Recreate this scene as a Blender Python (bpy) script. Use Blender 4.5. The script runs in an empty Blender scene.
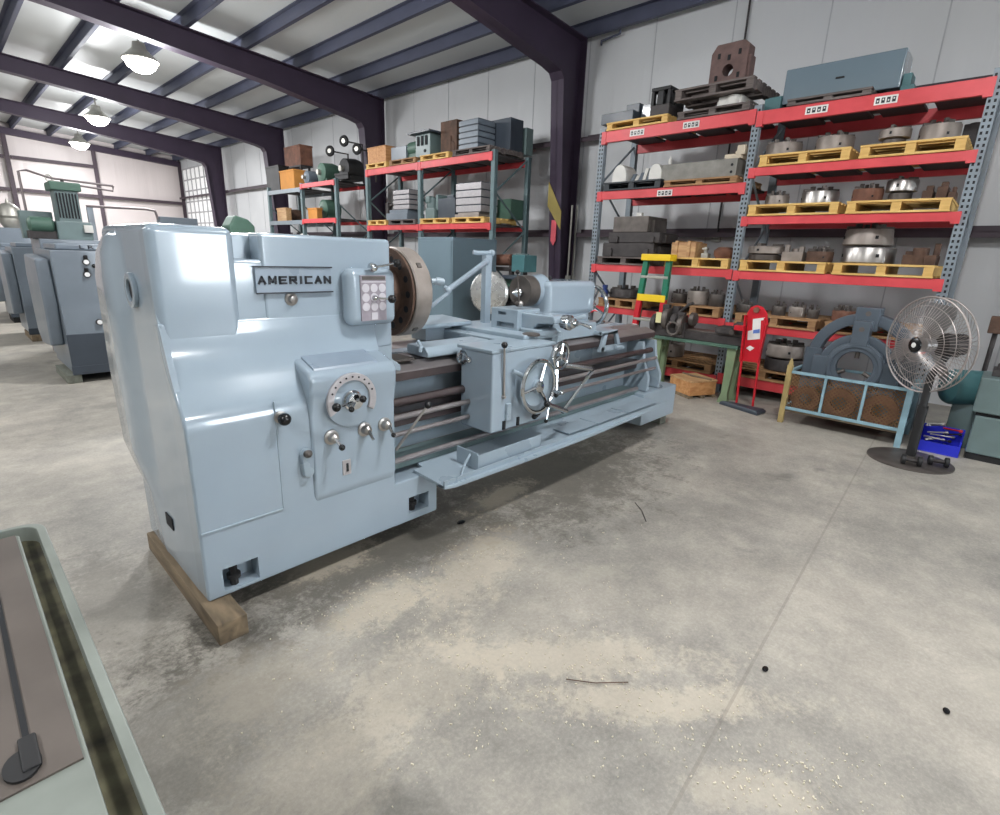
import bpy, bmesh, math, random
from mathutils import Vector, Matrix
random.seed(7)
PI = math.pi
scene = bpy.context.scene
COL = scene.collection

# ---------------------------------------------------------------- camera (image taken as 1000 x 815)
FPX, H = 524.0, 1.6
_p, _r, _w = math.radians(16.1), math.radians(2.0), math.radians(-46.9)
_R = Vector((1, 0, 0)); _F = Vector((0, math.cos(_p), -math.sin(_p))); _U = Vector((0, math.sin(_p), math.cos(_p)))
_R, _U = math.cos(_r) * _R + math.sin(_r) * _U, -math.sin(_r) * _R + math.cos(_r) * _U
_M = Matrix(((math.cos(_w), -math.sin(_w), 0), (math.sin(_w), math.cos(_w), 0), (0, 0, 1)))
_R, _F, _U = _M @ _R, _M @ _F, _M @ _U
C0 = Vector((0, 0, H))
def ray(x, y): return _F + (x - 500) / FPX * _R - (y - 407.5) / FPX * _U
def onx(x, y, X): d = ray(x, y); return C0 + d * (X / d.x)
def ony(x, y, Y): d = ray(x, y); return C0 + d * (Y / d.y)
def onz(x, y, Z=0.0): d = ray(x, y); return C0 + d * ((Z - H) / d.z)

cam = bpy.data.cameras.new('camera'); cam_o = bpy.data.objects.new('camera', cam); COL.objects.link(cam_o)
cam.sensor_fit = 'HORIZONTAL'; cam.sensor_width = 36.0; cam.lens = 36.0 * FPX / 1000.0
cam.clip_start = 0.05; cam.clip_end = 200
cam_o.matrix_world = Matrix(((_R.x, _U.x, -_F.x, 0), (_R.y, _U.y, -_F.y, 0), (_R.z, _U.z, -_F.z, H), (0, 0, 0, 1)))
scene.camera = cam_o

# ---------------------------------------------------------------- materials
def lin(c):
    return tuple((v / 255 / 12.92) if v / 255 <= 0.04045 else ((v / 255 + 0.055) / 1.055) ** 2.4 for v in c)
def mat(name, rgb, rough=0.5, metal=0.0, var=0.12, vscale=5.0, bump=0.0, bscale=40.0, coat=0.0, rgb2=None, rvar=0.1):
    m = bpy.data.materials.new(name); m.use_nodes = True
    nt = m.node_tree; b = nt.nodes['Principled BSDF']
    c = lin(rgb)
    tc = nt.nodes.new('ShaderNodeTexCoord')
    nz = nt.nodes.new('ShaderNodeTexNoise'); nz.inputs['Scale'].default_value = vscale; nz.inputs['Detail'].default_value = 5
    nt.links.new(tc.outputs['Object'], nz.inputs['Vector'])
    rp = nt.nodes.new('ShaderNodeValToRGB')
    rp.color_ramp.elements[0].position = 0.3; rp.color_ramp.elements[1].position = 0.7
    c2 = lin(rgb2) if rgb2 else tuple(min(1, v * (1 + var)) for v in c)
    rp.color_ramp.elements[0].color = (*[v * (1 - var) for v in c], 1); rp.color_ramp.elements[1].color = (*c2, 1)
    nt.links.new(nz.outputs['Fac'], rp.inputs['Fac']); nt.links.new(rp.outputs['Color'], b.inputs['Base Color'])
    mr = nt.nodes.new('ShaderNodeMapRange'); mr.inputs['To Min'].default_value = max(0.02, rough - rvar); mr.inputs['To Max'].default_value = min(1, rough + rvar)
    nt.links.new(nz.outputs['Fac'], mr.inputs['Value']); nt.links.new(mr.outputs['Result'], b.inputs['Roughness'])
    b.inputs['Metallic'].default_value = metal
    if coat:
        b.inputs['Coat Weight'].default_value = coat; b.inputs['Coat Roughness'].default_value = 0.06
    if bump:
        n2 = nt.nodes.new('ShaderNodeTexNoise'); n2.inputs['Scale'].default_value = bscale; n2.inputs['Detail'].default_value = 3
        nt.links.new(tc.outputs['Object'], n2.inputs['Vector'])
        bp = nt.nodes.new('ShaderNodeBump'); bp.inputs['Strength'].default_value = bump; bp.inputs['Distance'].default_value = 0.02
        nt.links.new(n2.outputs['Fac'], bp.inputs['Height']); nt.links.new(bp.outputs['Normal'], b.inputs['Normal'])
    return m
def emit(name, rgb, s):
    m = bpy.data.materials.new(name); m.use_nodes = True
    b = m.node_tree.nodes['Principled BSDF']
    b.inputs['Base Color'].default_value = (*lin(rgb), 1); b.inputs['Emission Color'].default_value = (*lin(rgb), 1); b.inputs['Emission Strength'].default_value = s
    return m
def wood(name, a, b2, rough=0.7, scale=(1, 9, 9)):
    m = mat(name, a, rough, 0, 0.1)
    nt = m.node_tree; b = nt.nodes['Principled BSDF']
    tc = nt.nodes['Texture Coordinate']; mp = nt.nodes.new('ShaderNodeMapping'); mp.inputs['Scale'].default_value = scale
    nz = nt.nodes.new('ShaderNodeTexNoise'); nz.inputs['Scale'].default_value = 3.0; nz.inputs['Detail'].default_value = 6; nz.inputs['Distortion'].default_value = 0.6
    nt.links.new(tc.outputs['Object'], mp.inputs['Vector']); nt.links.new(mp.outputs['Vector'], nz.inputs['Vector'])
    rp = nt.nodes.new('ShaderNodeValToRGB'); rp.color_ramp.elements[0].position = 0.35; rp.color_ramp.elements[1].position = 0.68
    rp.color_ramp.elements[0].color = (*lin(b2), 1); rp.color_ramp.elements[1].color = (*lin(a), 1)
    nt.links.new(nz.outputs['Fac'], rp.inputs['Fac']); nt.links.new(rp.outputs['Color'], b.inputs['Base Color'])
    return m

# ---------------------------------------------------------------- object helpers
def tag(o, label=None, cat=None, group=None, kind=None):
    if label: o['label'] = label
    if cat: o['category'] = cat
    if group: o['group'] = group
    if kind: o['kind'] = kind
    return o
def empty(name, loc, label, cat, group=None, rz=0.0):
    o = bpy.data.objects.new(name, None); COL.objects.link(o)
    o.location = loc; o.rotation_euler = (0, 0, rz); o.empty_display_size = 0.1
    return tag(o, label, cat, group)
def world_of(o):
    m = Matrix.Identity(4)
    while o is not None:
        m = o.matrix_basis @ m; o = o.parent
    return m
def kids(o): return [c for c in bpy.data.objects if c.parent == o]
def copy_tree(o, parent=None, keep=True):
    c = o.copy(); COL.objects.link(c)
    if parent: c.parent = parent
    for ch in kids(o): copy_tree(ch, c)
    return c
def axes(d):
    d = Vector(d).normalized(); a = Vector((0, 0, 1)) if abs(d.z) < 0.9 else Vector((1, 0, 0))
    u = d.cross(a).normalized(); return u, d.cross(u).normalized(), d
class MB:
    def __init__(s): s.bm = bmesh.new(); s.mi = 0; s.T = None
    def _f(s, vs, fs):
        if s.T is not None: vs = [s.T @ Vector(v) for v in vs]
        b = [s.bm.verts.new(v) for v in vs]
        for f in fs:
            try:
                g = s.bm.faces.new([b[i] for i in f]); g.material_index = s.mi
            except ValueError: pass
        return b
    def box(s, x0, x1, y0, y1, z0, z1, rz=0.0, R=None):
        vs = [Vector((x, y, z)) for z in (z0, z1) for y in (y0, y1) for x in (x0, x1)]
        if rz or R is not None:
            c = Vector(((x0 + x1) / 2, (y0 + y1) / 2, (z0 + z1) / 2)); M = R if R is not None else Matrix.Rotation(rz, 3, 'Z')
            vs = [c + M @ (v - c) for v in vs]
        s._f(vs, [(0, 2, 3, 1), (4, 5, 7, 6), (0, 1, 5, 4), (2, 6, 7, 3), (0, 4, 6, 2), (1, 3, 7, 5)]); return s
    def cbox(s, c, d, rz=0.0, R=None):
        return s.box(c[0] - d[0] / 2, c[0] + d[0] / 2, c[1] - d[1] / 2, c[1] + d[1] / 2, c[2] - d[2] / 2, c[2] + d[2] / 2, rz, R)
    def prism(s, pts, ax, a, b):
        n = len(pts)
        def P(p, t): return {'x': (t, p[0], p[1]), 'y': (p[0], t, p[1]), 'z': (p[0], p[1], t)}[ax]
        vs = [P(p, a) for p in pts] + [P(p, b) for p in pts]
        s._f(vs, [tuple(range(n))[::-1], tuple(range(n, 2 * n))] + [(i, (i + 1) % n, n + (i + 1) % n, n + i) for i in range(n)]); return s
    def loft(s, rings, cap=True, close=True):
        n = len(rings[0]); vs = [v for r in rings for v in r]; fs = []
        for k in range(len(rings) - 1):
            for i in range(n if close else n - 1):
                j = (i + 1) % n; fs.append((k * n + i, k * n + j, (k + 1) * n + j, (k + 1) * n + i))
        if cap: fs += [tuple(range(n))[::-1], tuple(range((len(rings) - 1) * n, len(rings) * n))]
        s._f(vs, fs); return s
    def rev(s, prof, o, d, n=28, cap=True):
        u, v, w = axes(d); o = Vector(o)
        s.loft([[o + w * t + (u * math.cos(2 * PI * i / n) + v * math.sin(2 * PI * i / n)) * max(r, 1e-4) for i in range(n)] for t, r in prof], cap); return s
    def cyl(s, p, q, r, r2=None, n=18):
        p, q = Vector(p), Vector(q); return s.rev([(0, r), ((q - p).length, r if r2 is None else r2)], p, q - p, n)
    def tube(s, pts, r, n=10):
        pts = [Vector(p) for p in pts]
        rings = []; up = None
        for i, p in enumerate(pts):
            d = (pts[min(i + 1, len(pts) - 1)] - pts[max(i - 1, 0)]).normalized()
            if up is None: u, v, _ = axes(d)
            else:
                u = (up - d * up.dot(d)).normalized(); v = d.cross(u)
            up = u
            rr = r[i] if isinstance(r, (list, tuple)) else r
            rings.append([p + (u * math.cos(2 * PI * k / n) + v * math.sin(2 * PI * k / n)) * rr for k in range(n)])
        s.loft(rings); return s
    def ball(s, c, r, n=14, sc=(1, 1, 1)):
        c = Vector(c); m = n // 2
        rings = [[c + Vector((r * sc[0] * math.sin(PI * k / m) * math.cos(2 * PI * i / n), r * sc[1] * math.sin(PI * k / m) * math.sin(2 * PI * i / n), -r * sc[2] * math.cos(PI * k / m))) for i in range(n)] for k in range(1, m)]
        s.loft(rings); return s
    def torus(s, c, d, R, r, n=36, k=10, a0=0, a1=2 * PI, flat=1.0):
        u, v, w = axes(d); c = Vector(c); full = abs(a1 - a0 - 2 * PI) < 1e-6
        m = n if full else n + 1
        rings = []
        for i in range(m):
            a = a0 + (a1 - a0) * i / n; e = u * math.cos(a) + v * math.sin(a)
            rings.append([c + e * (R + r * math.cos(2 * PI * j / k)) + w * (r * flat * math.sin(2 * PI * j / k)) for j in range(k)])
        if full: rings.append(rings[0])
        s.loft(rings, cap=not full); return s
    def ringbox(s, c, d, ri, ro, h, n=40, a0=0, a1=2 * PI, ref=None):
        """a flat ring (or arc) of rectangular section"""
        w = Vector(d).normalized()
        if ref is None: u, v, w = axes(d)
        else:
            u = Vector(ref).normalized(); v = w.cross(u)
        c = Vector(c); full = abs(a1 - a0 - 2 * PI) < 1e-6; m = n if full else n + 1; rings = []
        for i in range(m):
            a = a0 + (a1 - a0) * i / n; e = u * math.cos(a) + v * math.sin(a)
            rings.append([c + e * ri, c + e * ro, c + e * ro + w * h, c + e * ri + w * h])
        if full: rings.append(rings[0])
        s.loft(rings, cap=not full); return s
    def build(s, name, m, parent=None, bevel=0.0, seg=2, ang=35.0, label=None, smooth=True, cut=None, wn=None):
        bm = s.bm
        bmesh.ops.remove_doubles(bm, verts=bm.verts, dist=1e-5)
        if parent is not None:
            bmesh.ops.transform(bm, matrix=world_of(parent).inverted(), verts=bm.verts); loc = None
        else:
            xs = [v.co for v in bm.verts]
            loc = Vector(((min(v.x for v in xs) + max(v.x for v in xs)) / 2, (min(v.y for v in xs) + max(v.y for v in xs)) / 2, min(v.z for v in xs)))
            bmesh.ops.translate(bm, vec=-loc, verts=bm.verts)
        bmesh.ops.recalc_face_normals(bm, faces=bm.faces)
        if bevel:
            es = [e for e in bm.edges if len(e.link_faces) == 2 and e.calc_face_angle(0) > math.radians(28)]
            bmesh.ops.bevel(bm, geom=es, offset=bevel, segments=seg, profile=0.5, affect='EDGES', clamp_overlap=True)
        me = bpy.data.meshes.new(name); bm.to_mesh(me); bm.free()
        for x in (m if isinstance(m, (list, tuple)) else [m]): me.materials.append(x)
        o = bpy.data.objects.new(name, me); COL.objects.link(o)
        if parent is not None: o.parent = parent
        else: o.location = loc
        if cut is not None:
            cb = cut.bm
            if parent is not None: bmesh.ops.transform(cb, matrix=world_of(parent).inverted(), verts=cb.verts)
            else: bmesh.ops.translate(cb, vec=-loc, verts=cb.verts)
            bmesh.ops.recalc_face_normals(cb, faces=cb.faces)
            cm = bpy.data.meshes.new('cut'); cb.to_mesh(cm); cb.free(); co = bpy.data.objects.new('cut', cm); COL.objects.link(co)
            if parent is not None: co.parent = parent
            else: co.location = loc
            md = o.modifiers.new('b', 'BOOLEAN'); md.operation = 'DIFFERENCE'; md.object = co; md.solver = 'EXACT'
            dg = bpy.context.evaluated_depsgraph_get(); dg.update()
            nm = bpy.data.meshes.new_from_object(o.evaluated_get(dg)); o.modifiers.clear(); old = o.data; o.data = nm; nm.name = name
            bpy.data.meshes.remove(old); bpy.data.objects.remove(co); bpy.data.meshes.remove(cm)
            me = nm
        if smooth:
            for p in me.polygons: p.use_smooth = True
            me.set_sharp_from_angle(angle=math.radians(ang))
            if bevel:
                w = o.modifiers.new('wn', 'WEIGHTED_NORMAL'); w.keep_sharp = True; w.weight = 80
        if label: o['label'] = label
        return o
    def struct(s, name, m, **k):
        o = s.build(name, m, **k); o['kind'] = 'structure'; return o
    def thing(s, name, m, label, cat, group=None, kind=None, **k):
        o = s.build(name, m, **k); return tag(o, label, cat, group, kind)
def arc(c, r, a0, a1, n):
    return [(c[0] + r * math.cos(a0 + (a1 - a0) * i / n), c[1] + r * math.sin(a0 + (a1 - a0) * i / n)) for i in range(n + 1)]
def text_mesh(txt, size, depth, bold=0.0, sx=1.0, spacing=1.0):
    cu = bpy.data.curves.new('t', 'FONT'); cu.body = txt; cu.size = size; cu.extrude = depth; cu.offset = bold; cu.space_character = spacing
    cu.align_x = 'CENTER'; cu.align_y = 'CENTER'
    o = bpy.data.objects.new('t', cu); COL.objects.link(o)
    dg = bpy.context.evaluated_depsgraph_get(); dg.update()
    me = bpy.data.meshes.new_from_object(o.evaluated_get(dg))
    bpy.data.objects.remove(o); bpy.data.curves.remove(cu)
    me.transform(Matrix.Diagonal((sx, 1, 1, 1)))
    return me
def put_text(name, txt, m, parent, origin, xdir, zdir, width, height, depth=0.002, bold=0.0, spacing=1.0):
    """text centred at origin, reading along xdir, its top towards zdir"""
    me = text_mesh(txt, 1.0, 0.0, bold, 1.0, spacing)
    xs = [v.co.x for v in me.vertices]; ys = [v.co.y for v in me.vertices]
    cx, cy = (min(xs) + max(xs)) / 2, (min(ys) + max(ys)) / 2; w, h = max(xs) - min(xs), max(ys) - min(ys)
    X = Vector(xdir).normalized(); Z = Vector(zdir).normalized(); N = X.cross(Z)
    inv = world_of(parent).inverted() if parent is not None else Matrix.Identity(4)
    bm = bmesh.new(); bm.from_mesh(me); bpy.data.meshes.remove(me)
    for v in bm.verts:
        v.co = inv @ (Vector(origin) + X * ((v.co.x - cx) * width / w) + Z * ((v.co.y - cy) * height / h))
    g = bmesh.ops.extrude_face_region(bm, geom=bm.faces[:]); N2 = (inv.to_3x3() @ N)
    bmesh.ops.translate(bm, vec=N2 * depth, verts=[e for e in g['geom'] if isinstance(e, bmesh.types.BMVert)])
    bmesh.ops.recalc_face_normals(bm, faces=bm.faces)
    me = bpy.data.meshes.new(name); bm.to_mesh(me); bm.free(); me.materials.append(m)
    o = bpy.data.objects.new(name, me); COL.objects.link(o)
    if parent is not None: o.parent = parent
    return o
# ---------------------------------------------------------------- material palette
M = {}
M['paint'] = mat('lathe_enamel', (150, 165, 177), 0.16, 0, 0.05, 2.2, 0.03, 6, coat=0.7, rvar=0.06)
M['paint_b'] = mat('lathe_enamel_satin', (148, 163, 174), 0.3, 0, 0.06, 3.0, 0.04, 10, coat=0.2)
M['paint_dk'] = mat('slate_enamel', (58, 66, 76), 0.4, 0, 0.1, 4)
M['paint_md'] = mat('machine_grey_enamel', (112, 122, 132), 0.38, 0, 0.07, 3, coat=0.25)
M['paint_gr'] = mat('grey_green_enamel', (104, 122, 122), 0.42, 0, 0.1, 4)
M['teal'] = mat('teal_enamel', (70, 112, 116), 0.45, 0, 0.15, 4)
M['green_mach'] = mat('green_machine_paint', (74, 104, 90), 0.5, 0, 0.12, 5)
M['ways'] = mat('ground_steel_ways', (146, 140, 140), 0.34, 0.55, 0.18, 7)
M['ways_dk'] = mat('oily_steel_ways', (92, 82, 82), 0.34, 0.7, 0.2, 6)
M['steel'] = mat('turned_steel', (176, 172, 168), 0.32, 0.9, 0.12, 9)
M['steel_w'] = mat('worn_chuck_steel', (150, 141, 134), 0.52, 0.45, 0.25, 7)
M['steel_d'] = mat('dark_worn_steel', (98, 92, 88), 0.5, 0.6, 0.3, 8)
M['chrome'] = mat('polished_chrome', (205, 208, 210), 0.12, 1.0, 0.05, 4, rvar=0.04)
M['rust'] = mat('rust_brown_iron', (92, 70, 58), 0.7, 0.3, 0.35, 9, 0.2, 30)
M['rust_lt'] = mat('rusty_casting', (120, 82, 66), 0.75, 0.1, 0.35, 8, 0.2, 30)
M['iron'] = mat('dark_cast_iron', (64, 60, 60), 0.6, 0.3, 0.3, 9, 0.15, 40)
M['black'] = mat('black_phenolic', (16, 16, 18), 0.25, 0, 0.1)
M['blackm'] = mat('matt_black', (24, 24, 26), 0.6, 0, 0.15)
M['white'] = mat('white_plate', (222, 222, 218), 0.4, 0, 0.05)
M['plate'] = mat('etched_aluminium_plate', (176, 172, 174), 0.35, 0.4, 0.08, 30)
M['plate_bl'] = mat('blue_name_plate', (132, 146, 160), 0.3, 0, 0.06, 8)
M['letter'] = mat('black_lettering', (26, 30, 40), 0.4)
M['red'] = mat('red_rack_enamel', (206, 60, 66), 0.45, 0, 0.1, 3, rgb2=(222, 78, 84))
M['red_ft'] = mat('red_stand_enamel', (196, 30, 44), 0.35, 0, 0.08, 4)
M['upright'] = mat('grey_rack_upright', (128, 138, 146), 0.5, 0.1, 0.12, 6)
M['upright_g'] = mat('green_grey_rack_upright', (92, 112, 116), 0.5, 0.1, 0.12, 6)
M['hole'] = mat('dark_slot', (22, 24, 28), 0.8)
M['pal_y'] = wood('yellow_painted_pallet', (226, 190, 118), (206, 164, 92), 0.65, (9, 1, 9))
M['pal_n'] = wood('natural_pallet_wood', (176, 138, 96), (140, 104, 72), 0.75, (9, 1, 9))
M['pal_g'] = wood('weathered_grey_pallet', (118, 108, 104), (82, 74, 72), 0.8, (9, 1, 9))
M['pal_b'] = mat('black_plastic_pallet', (34, 40, 46), 0.55)
M['ply'] = wood('plywood_crate', (206, 156, 104), (178, 122, 74), 0.65, (1, 8, 8))
M['ply2'] = wood('pine_box', (200, 164, 120), (172, 130, 90), 0.65, (8, 1, 8))
M['card'] = mat('orange_cardboard', (206, 142, 70), 0.8, 0, 0.08)
M['timber'] = wood('rough_timber', (140, 122, 98), (96, 84, 68), 0.8, (6, 1, 6))
M['timber_g'] = wood('grey_painted_timber', (128, 132, 122), (104, 106, 96), 0.8, (6, 1, 6))
M['yellow'] = mat('yellow_moulding', (238, 200, 32), 0.45, 0, 0.06)
M['green_fg'] = mat('green_fibreglass', (22, 110, 84), 0.4, 0, 0.08)
M['green_leg'] = mat('pale_green_leg_paint', (118, 136, 104), 0.55, 0, 0.12, 7)
M['blue_pl'] = mat('blue_plastic_bin', (40, 50, 200), 0.4, 0, 0.06)
M['cage'] = mat('pale_blue_cage_paint', (136, 168, 180), 0.55, 0, 0.15, 9)
M['cage_o'] = mat('ochre_post_paint', (160, 140, 92), 0.6, 0, 0.2, 9)
M['mesh'] = mat('rusty_expanded_mesh', (128, 98, 70), 0.7, 0.3, 0.3, 10)
M['ringp'] = mat('slate_blue_casting', (76, 86, 96), 0.5, 0, 0.1, 5)
M['fanw'] = mat('fan_guard_wire', (168, 160, 156), 0.4, 0.6, 0.1)
M['fanb'] = mat('fan_blade_aluminium', (140, 138, 138), 0.4, 0.6, 0.1)
M['foam'] = mat('white_casting', (214, 212, 206), 0.5, 0, 0.08)
M['sil'] = mat('silver_disc', (190, 190, 188), 0.28, 0.85, 0.1, 12)
M['pink'] = mat('faded_red_label', (216, 92, 104), 0.6)
M['paper'] = mat('paper_label', (226, 224, 220), 0.6)
M['bluelab'] = mat('blue_label_print', (90, 120, 190), 0.6)
M['gtable'] = mat('pale_grey_green_cast_table', (128, 134, 127), 0.5, 0, 0.15, 6)
M['brown'] = mat('brown_oil_stained_tray', (98, 90, 84), 0.5, 0.2, 0.2, 5)
M['olive'] = mat('oily_trough', (62, 56, 44), 0.4, 0.2, 0.5, 14, rgb2=(112, 108, 84))
M['lens'] = emit('high_bay_lens', (255, 250, 240), 14.0)
M['screen'] = mat('gauge_face', (240, 240, 240), 0.4)
M['steelbeam'] = mat('primer_steel', (58, 46, 64), 0.55, 0.1, 0.12, 3)
M['girt'] = mat('girt_primer', (70, 58, 66), 0.6, 0.1, 0.12, 3)
M['purlin'] = mat('purlin_primer', (72, 76, 96), 0.55, 0.1, 0.12, 3)
M['galv'] = mat('galvanised_pipe', (170, 168, 160), 0.45, 0.6, 0.12)
M['pipe'] = mat('dull_pipe', (132, 122, 122), 0.5, 0.3, 0.1)
M['conc'] = mat('weathered_grey_beam', (134, 132, 126), 0.75, 0, 0.2, 9)
M['cab'] = mat('cabinet_blue_grey', (98, 116, 126), 0.42, 0, 0.06, 2)
M['panelg'] = mat('glossy_cover_paint', (112, 128, 138), 0.1, 0, 0.04, 1.5, coat=0.6, rvar=0.04)
M['rust_p'] = mat('purple_brown_iron', (104, 82, 78), 0.7, 0.1, 0.25, 9, 0.2, 30)
M['chart'] = mat('dial_chart', (150, 142, 150), 0.4, 0.1, 0.06, 30)
M['dialw'] = mat('dial_ring', (200, 196, 202), 0.4)
M['bluehy'] = mat('bright_blue_cap', (40, 60, 120), 0.4)
# ---------------------------------------------------------------- floor, walls, roof
def floor_mat():
    m = bpy.data.materials.new('stained_concrete'); m.use_nodes = True; nt = m.node_tree; L = nt.links.new; N = nt.nodes.new
    b = nt.nodes['Principled BSDF']; g = N('ShaderNodeNewGeometry')
    def noise(scale, det, dist=0.0, vec=None, rough=0.55):
        n = N('ShaderNodeTexNoise'); n.inputs['Scale'].default_value = scale; n.inputs['Detail'].default_value = det
        n.inputs['Distortion'].default_value = dist; n.inputs['Roughness'].default_value = rough
        L(vec or g.outputs['Position'], n.inputs['Vector']); return n.outputs['Fac']
    def ramp(f, stops):
        r = N('ShaderNodeValToRGB'); e = r.color_ramp.elements
        while len(e) < len(stops): e.new(0.5)
        for i, (p, c) in enumerate(stops): e[i].position = p; e[i].color = (*(lin(c) if len(c) == 3 else c[:3]), 1)
        L(f, r.inputs['Fac']); return r.outputs['Color']
    def mix(a, bb, f, mode='MIX'):
        x = N('ShaderNodeMix'); x.data_type = 'RGBA'; x.blend_type = mode
        if isinstance(f, float): x.inputs[0].default_value = f
        else: L(f, x.inputs[0])
        for s, i in ((a, 6), (bb, 7)):
            if isinstance(s, tuple): x.inputs[i].default_value = (*lin(s), 1)
            else: L(s, x.inputs[i])
        return x.outputs[2]
    def math_(op, a, bb=None):
        x = N('ShaderNodeMath'); x.operation = op
        for i, s in enumerate((a, bb)):
            if s is None: continue
            if isinstance(s, (int, float)): x.inputs[i].default_value = s
            else: L(s, x.inputs[i])
        return x.outputs[0]
    base = ramp(noise(0.6, 9, 0.15, rough=0.62), [(0.37, (110, 107, 101)), (0.47, (148, 143, 134)), (0.60, (184, 176, 163))])
    fine = ramp(noise(4.0, 12, 0.1, rough=0.75), [(0.34, (106, 105, 101)), (0.5, (146, 142, 135)), (0.66, (186, 180, 168))])
    col = mix(base, fine, 0.45)
    grit = ramp(noise(60, 4, 0.0, rough=0.8), [(0.38, (104, 102, 98)), (0.5, (146, 142, 135)), (0.64, (200, 194, 182))])
    col = mix(col, grit, 0.17)
    stain = ramp(noise(1.6, 8, 0.3), [(0.30, (255, 255, 255)), (0.37, (0, 0, 0)), (1.0, (0, 0, 0))])
    col = mix(col, (88, 88, 84), math_('MULTIPLY', stain, 0.6))
    st2 = ramp(noise(1.1, 9, 0.2, rough=0.65), [(0.58, (0, 0, 0)), (0.68, (255, 255, 255))])
    col = mix(col, (184, 178, 164), math_('MULTIPLY', st2, 0.5))
    # swept sawdust: pale dust with ragged edges lying along the front of the lathe
    sx = N('ShaderNodeSeparateXYZ'); L(g.outputs['Position'], sx.inputs[0]); X, Y = sx.outputs[0], sx.outputs[1]
    dn = math_('ADD', math_('MULTIPLY', noise(5.0, 12, 0.4, rough=0.78), 0.65), math_('MULTIPLY', noise(34.0, 6, 0.2, rough=0.8), 0.35))
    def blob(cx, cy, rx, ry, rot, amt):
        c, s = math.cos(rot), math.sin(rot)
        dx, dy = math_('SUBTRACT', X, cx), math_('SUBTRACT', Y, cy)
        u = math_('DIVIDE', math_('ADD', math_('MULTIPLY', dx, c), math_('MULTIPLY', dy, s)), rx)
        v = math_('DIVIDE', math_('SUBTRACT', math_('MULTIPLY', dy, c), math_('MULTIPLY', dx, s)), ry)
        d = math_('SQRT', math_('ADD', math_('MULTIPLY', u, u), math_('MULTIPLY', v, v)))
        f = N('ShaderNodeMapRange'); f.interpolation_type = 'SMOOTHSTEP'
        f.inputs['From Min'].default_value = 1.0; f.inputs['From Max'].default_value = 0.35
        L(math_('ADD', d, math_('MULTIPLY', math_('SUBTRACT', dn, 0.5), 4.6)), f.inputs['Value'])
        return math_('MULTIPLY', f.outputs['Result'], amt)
    for a in GRIME_SHADE: col = mix(col, (84, 80, 72), blob(*a))
    for a in DUST: col = mix(col, (210, 198, 178), blob(*a[:5], a[5] * .74))
    # saw-cut control joint
    for (cx, cy, nx, ny) in JOINTS:
        d = math_('ABSOLUTE', math_('ADD', math_('MULTIPLY', math_('SUBTRACT', X, cx), nx), math_('MULTIPLY', math_('SUBTRACT', Y, cy), ny)))
        col = mix(col, (104, 98, 90), math_('MULTIPLY', math_('LESS_THAN', d, 0.006), 0.3))
    L(col, b.inputs['Base Color'])
    mr = N('ShaderNodeMapRange'); mr.inputs['To Min'].default_value = 0.42; mr.inputs['To Max'].default_value = 0.72
    L(noise(2.0, 6), mr.inputs['Value']); L(mr.outputs['Result'], b.inputs['Roughness'])
    bp = N('ShaderNodeBump'); bp.inputs['Strength'].default_value = 0.08; bp.inputs['Distance'].default_value = 0.01
    L(noise(30, 6), bp.inputs['Height']); L(bp.outputs['Normal'], b.inputs['Normal'])
    return m
def fxy(x, y): p = onz(x, y); return p.x, p.y
DUST = []
GRIME_SHADE = [(1.5, 2.2, 1.3, .45, 0, .8), (3.0, 2.3, 1.6, .9, 0, .7), (.3, 2.6, .35, .8, 0, .4), (.35, 1.7, .5, .35, .5, .3)]  # oil grime, with the shadow under the lathe painted into the same blobs
for (px, py, rx, ry, rot, amt) in ((500, 497, .42, .16, 0.1, .8), (475, 570, .55, .26, .3, .6), (385, 600, .34, .2, .2, .8), (560, 655, .75, .16, -.8, .55), (660, 700, .7, .12, -.8, .6), (420, 680, .5, .3, 0, .35), (330, 760, .4, .3, .3, .3), (330, 560, .3, .2, 0, .5), (760, 790, .35, .1, -.9, .4), (250, 690, .3, .25, 0, .3)):
    x, y = fxy(px, py); DUST.append((x, y, rx, ry, rot, amt))
_a, _b = Vector(fxy(862, 462)), Vector(fxy(838, 506)); _n = Vector((-(_b - _a).y, (_b - _a).x)).normalized()
JOINTS = [(_a.x, _a.y, _n.x, _n.y)]
XW, YE = 8.4, 27.8
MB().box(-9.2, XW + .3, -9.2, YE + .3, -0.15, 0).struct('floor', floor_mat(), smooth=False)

def vinyl(name, rgb, vertical=True, axis=1):
    m = mat(name, rgb, 0.38, 0, 0.04, 0.6)
    nt = m.node_tree; b = nt.nodes['Principled BSDF']; L = nt.links.new; N = nt.nodes.new
    g = N('ShaderNodeNewGeometry'); mp = N('ShaderNodeMapping')
    mp.inputs['Scale'].default_value = (3.2, 3.2, 0.12) if vertical else (0.5, 0.25, 1.0)
    L(g.outputs['Position'], mp.inputs['Vector'])
    nz = N('ShaderNodeTexNoise'); nz.inputs['Scale'].default_value = 1.4; nz.inputs['Detail'].default_value = 4; L(mp.outputs['Vector'], nz.inputs['Vector'])
    bp = N('ShaderNodeBump'); bp.inputs['Strength'].default_value = 0.35; bp.inputs['Distance'].default_value = 0.05
    L(nz.outputs['Fac'], bp.inputs['Height']); L(bp.outputs['Normal'], b.inputs['Normal'])
    return m
M['liner'] = vinyl('white_vinyl_liner', (206, 208, 210)); M['roofliner'] = vinyl('white_roof_liner', (204, 208, 208), False)
M['liner_e'] = vinyl('warm_white_vinyl_liner', (216, 206, 204))
def ztop(X): return 5.12 + 0.066 * (8.2 - X)
PUR = 0.2
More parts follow.
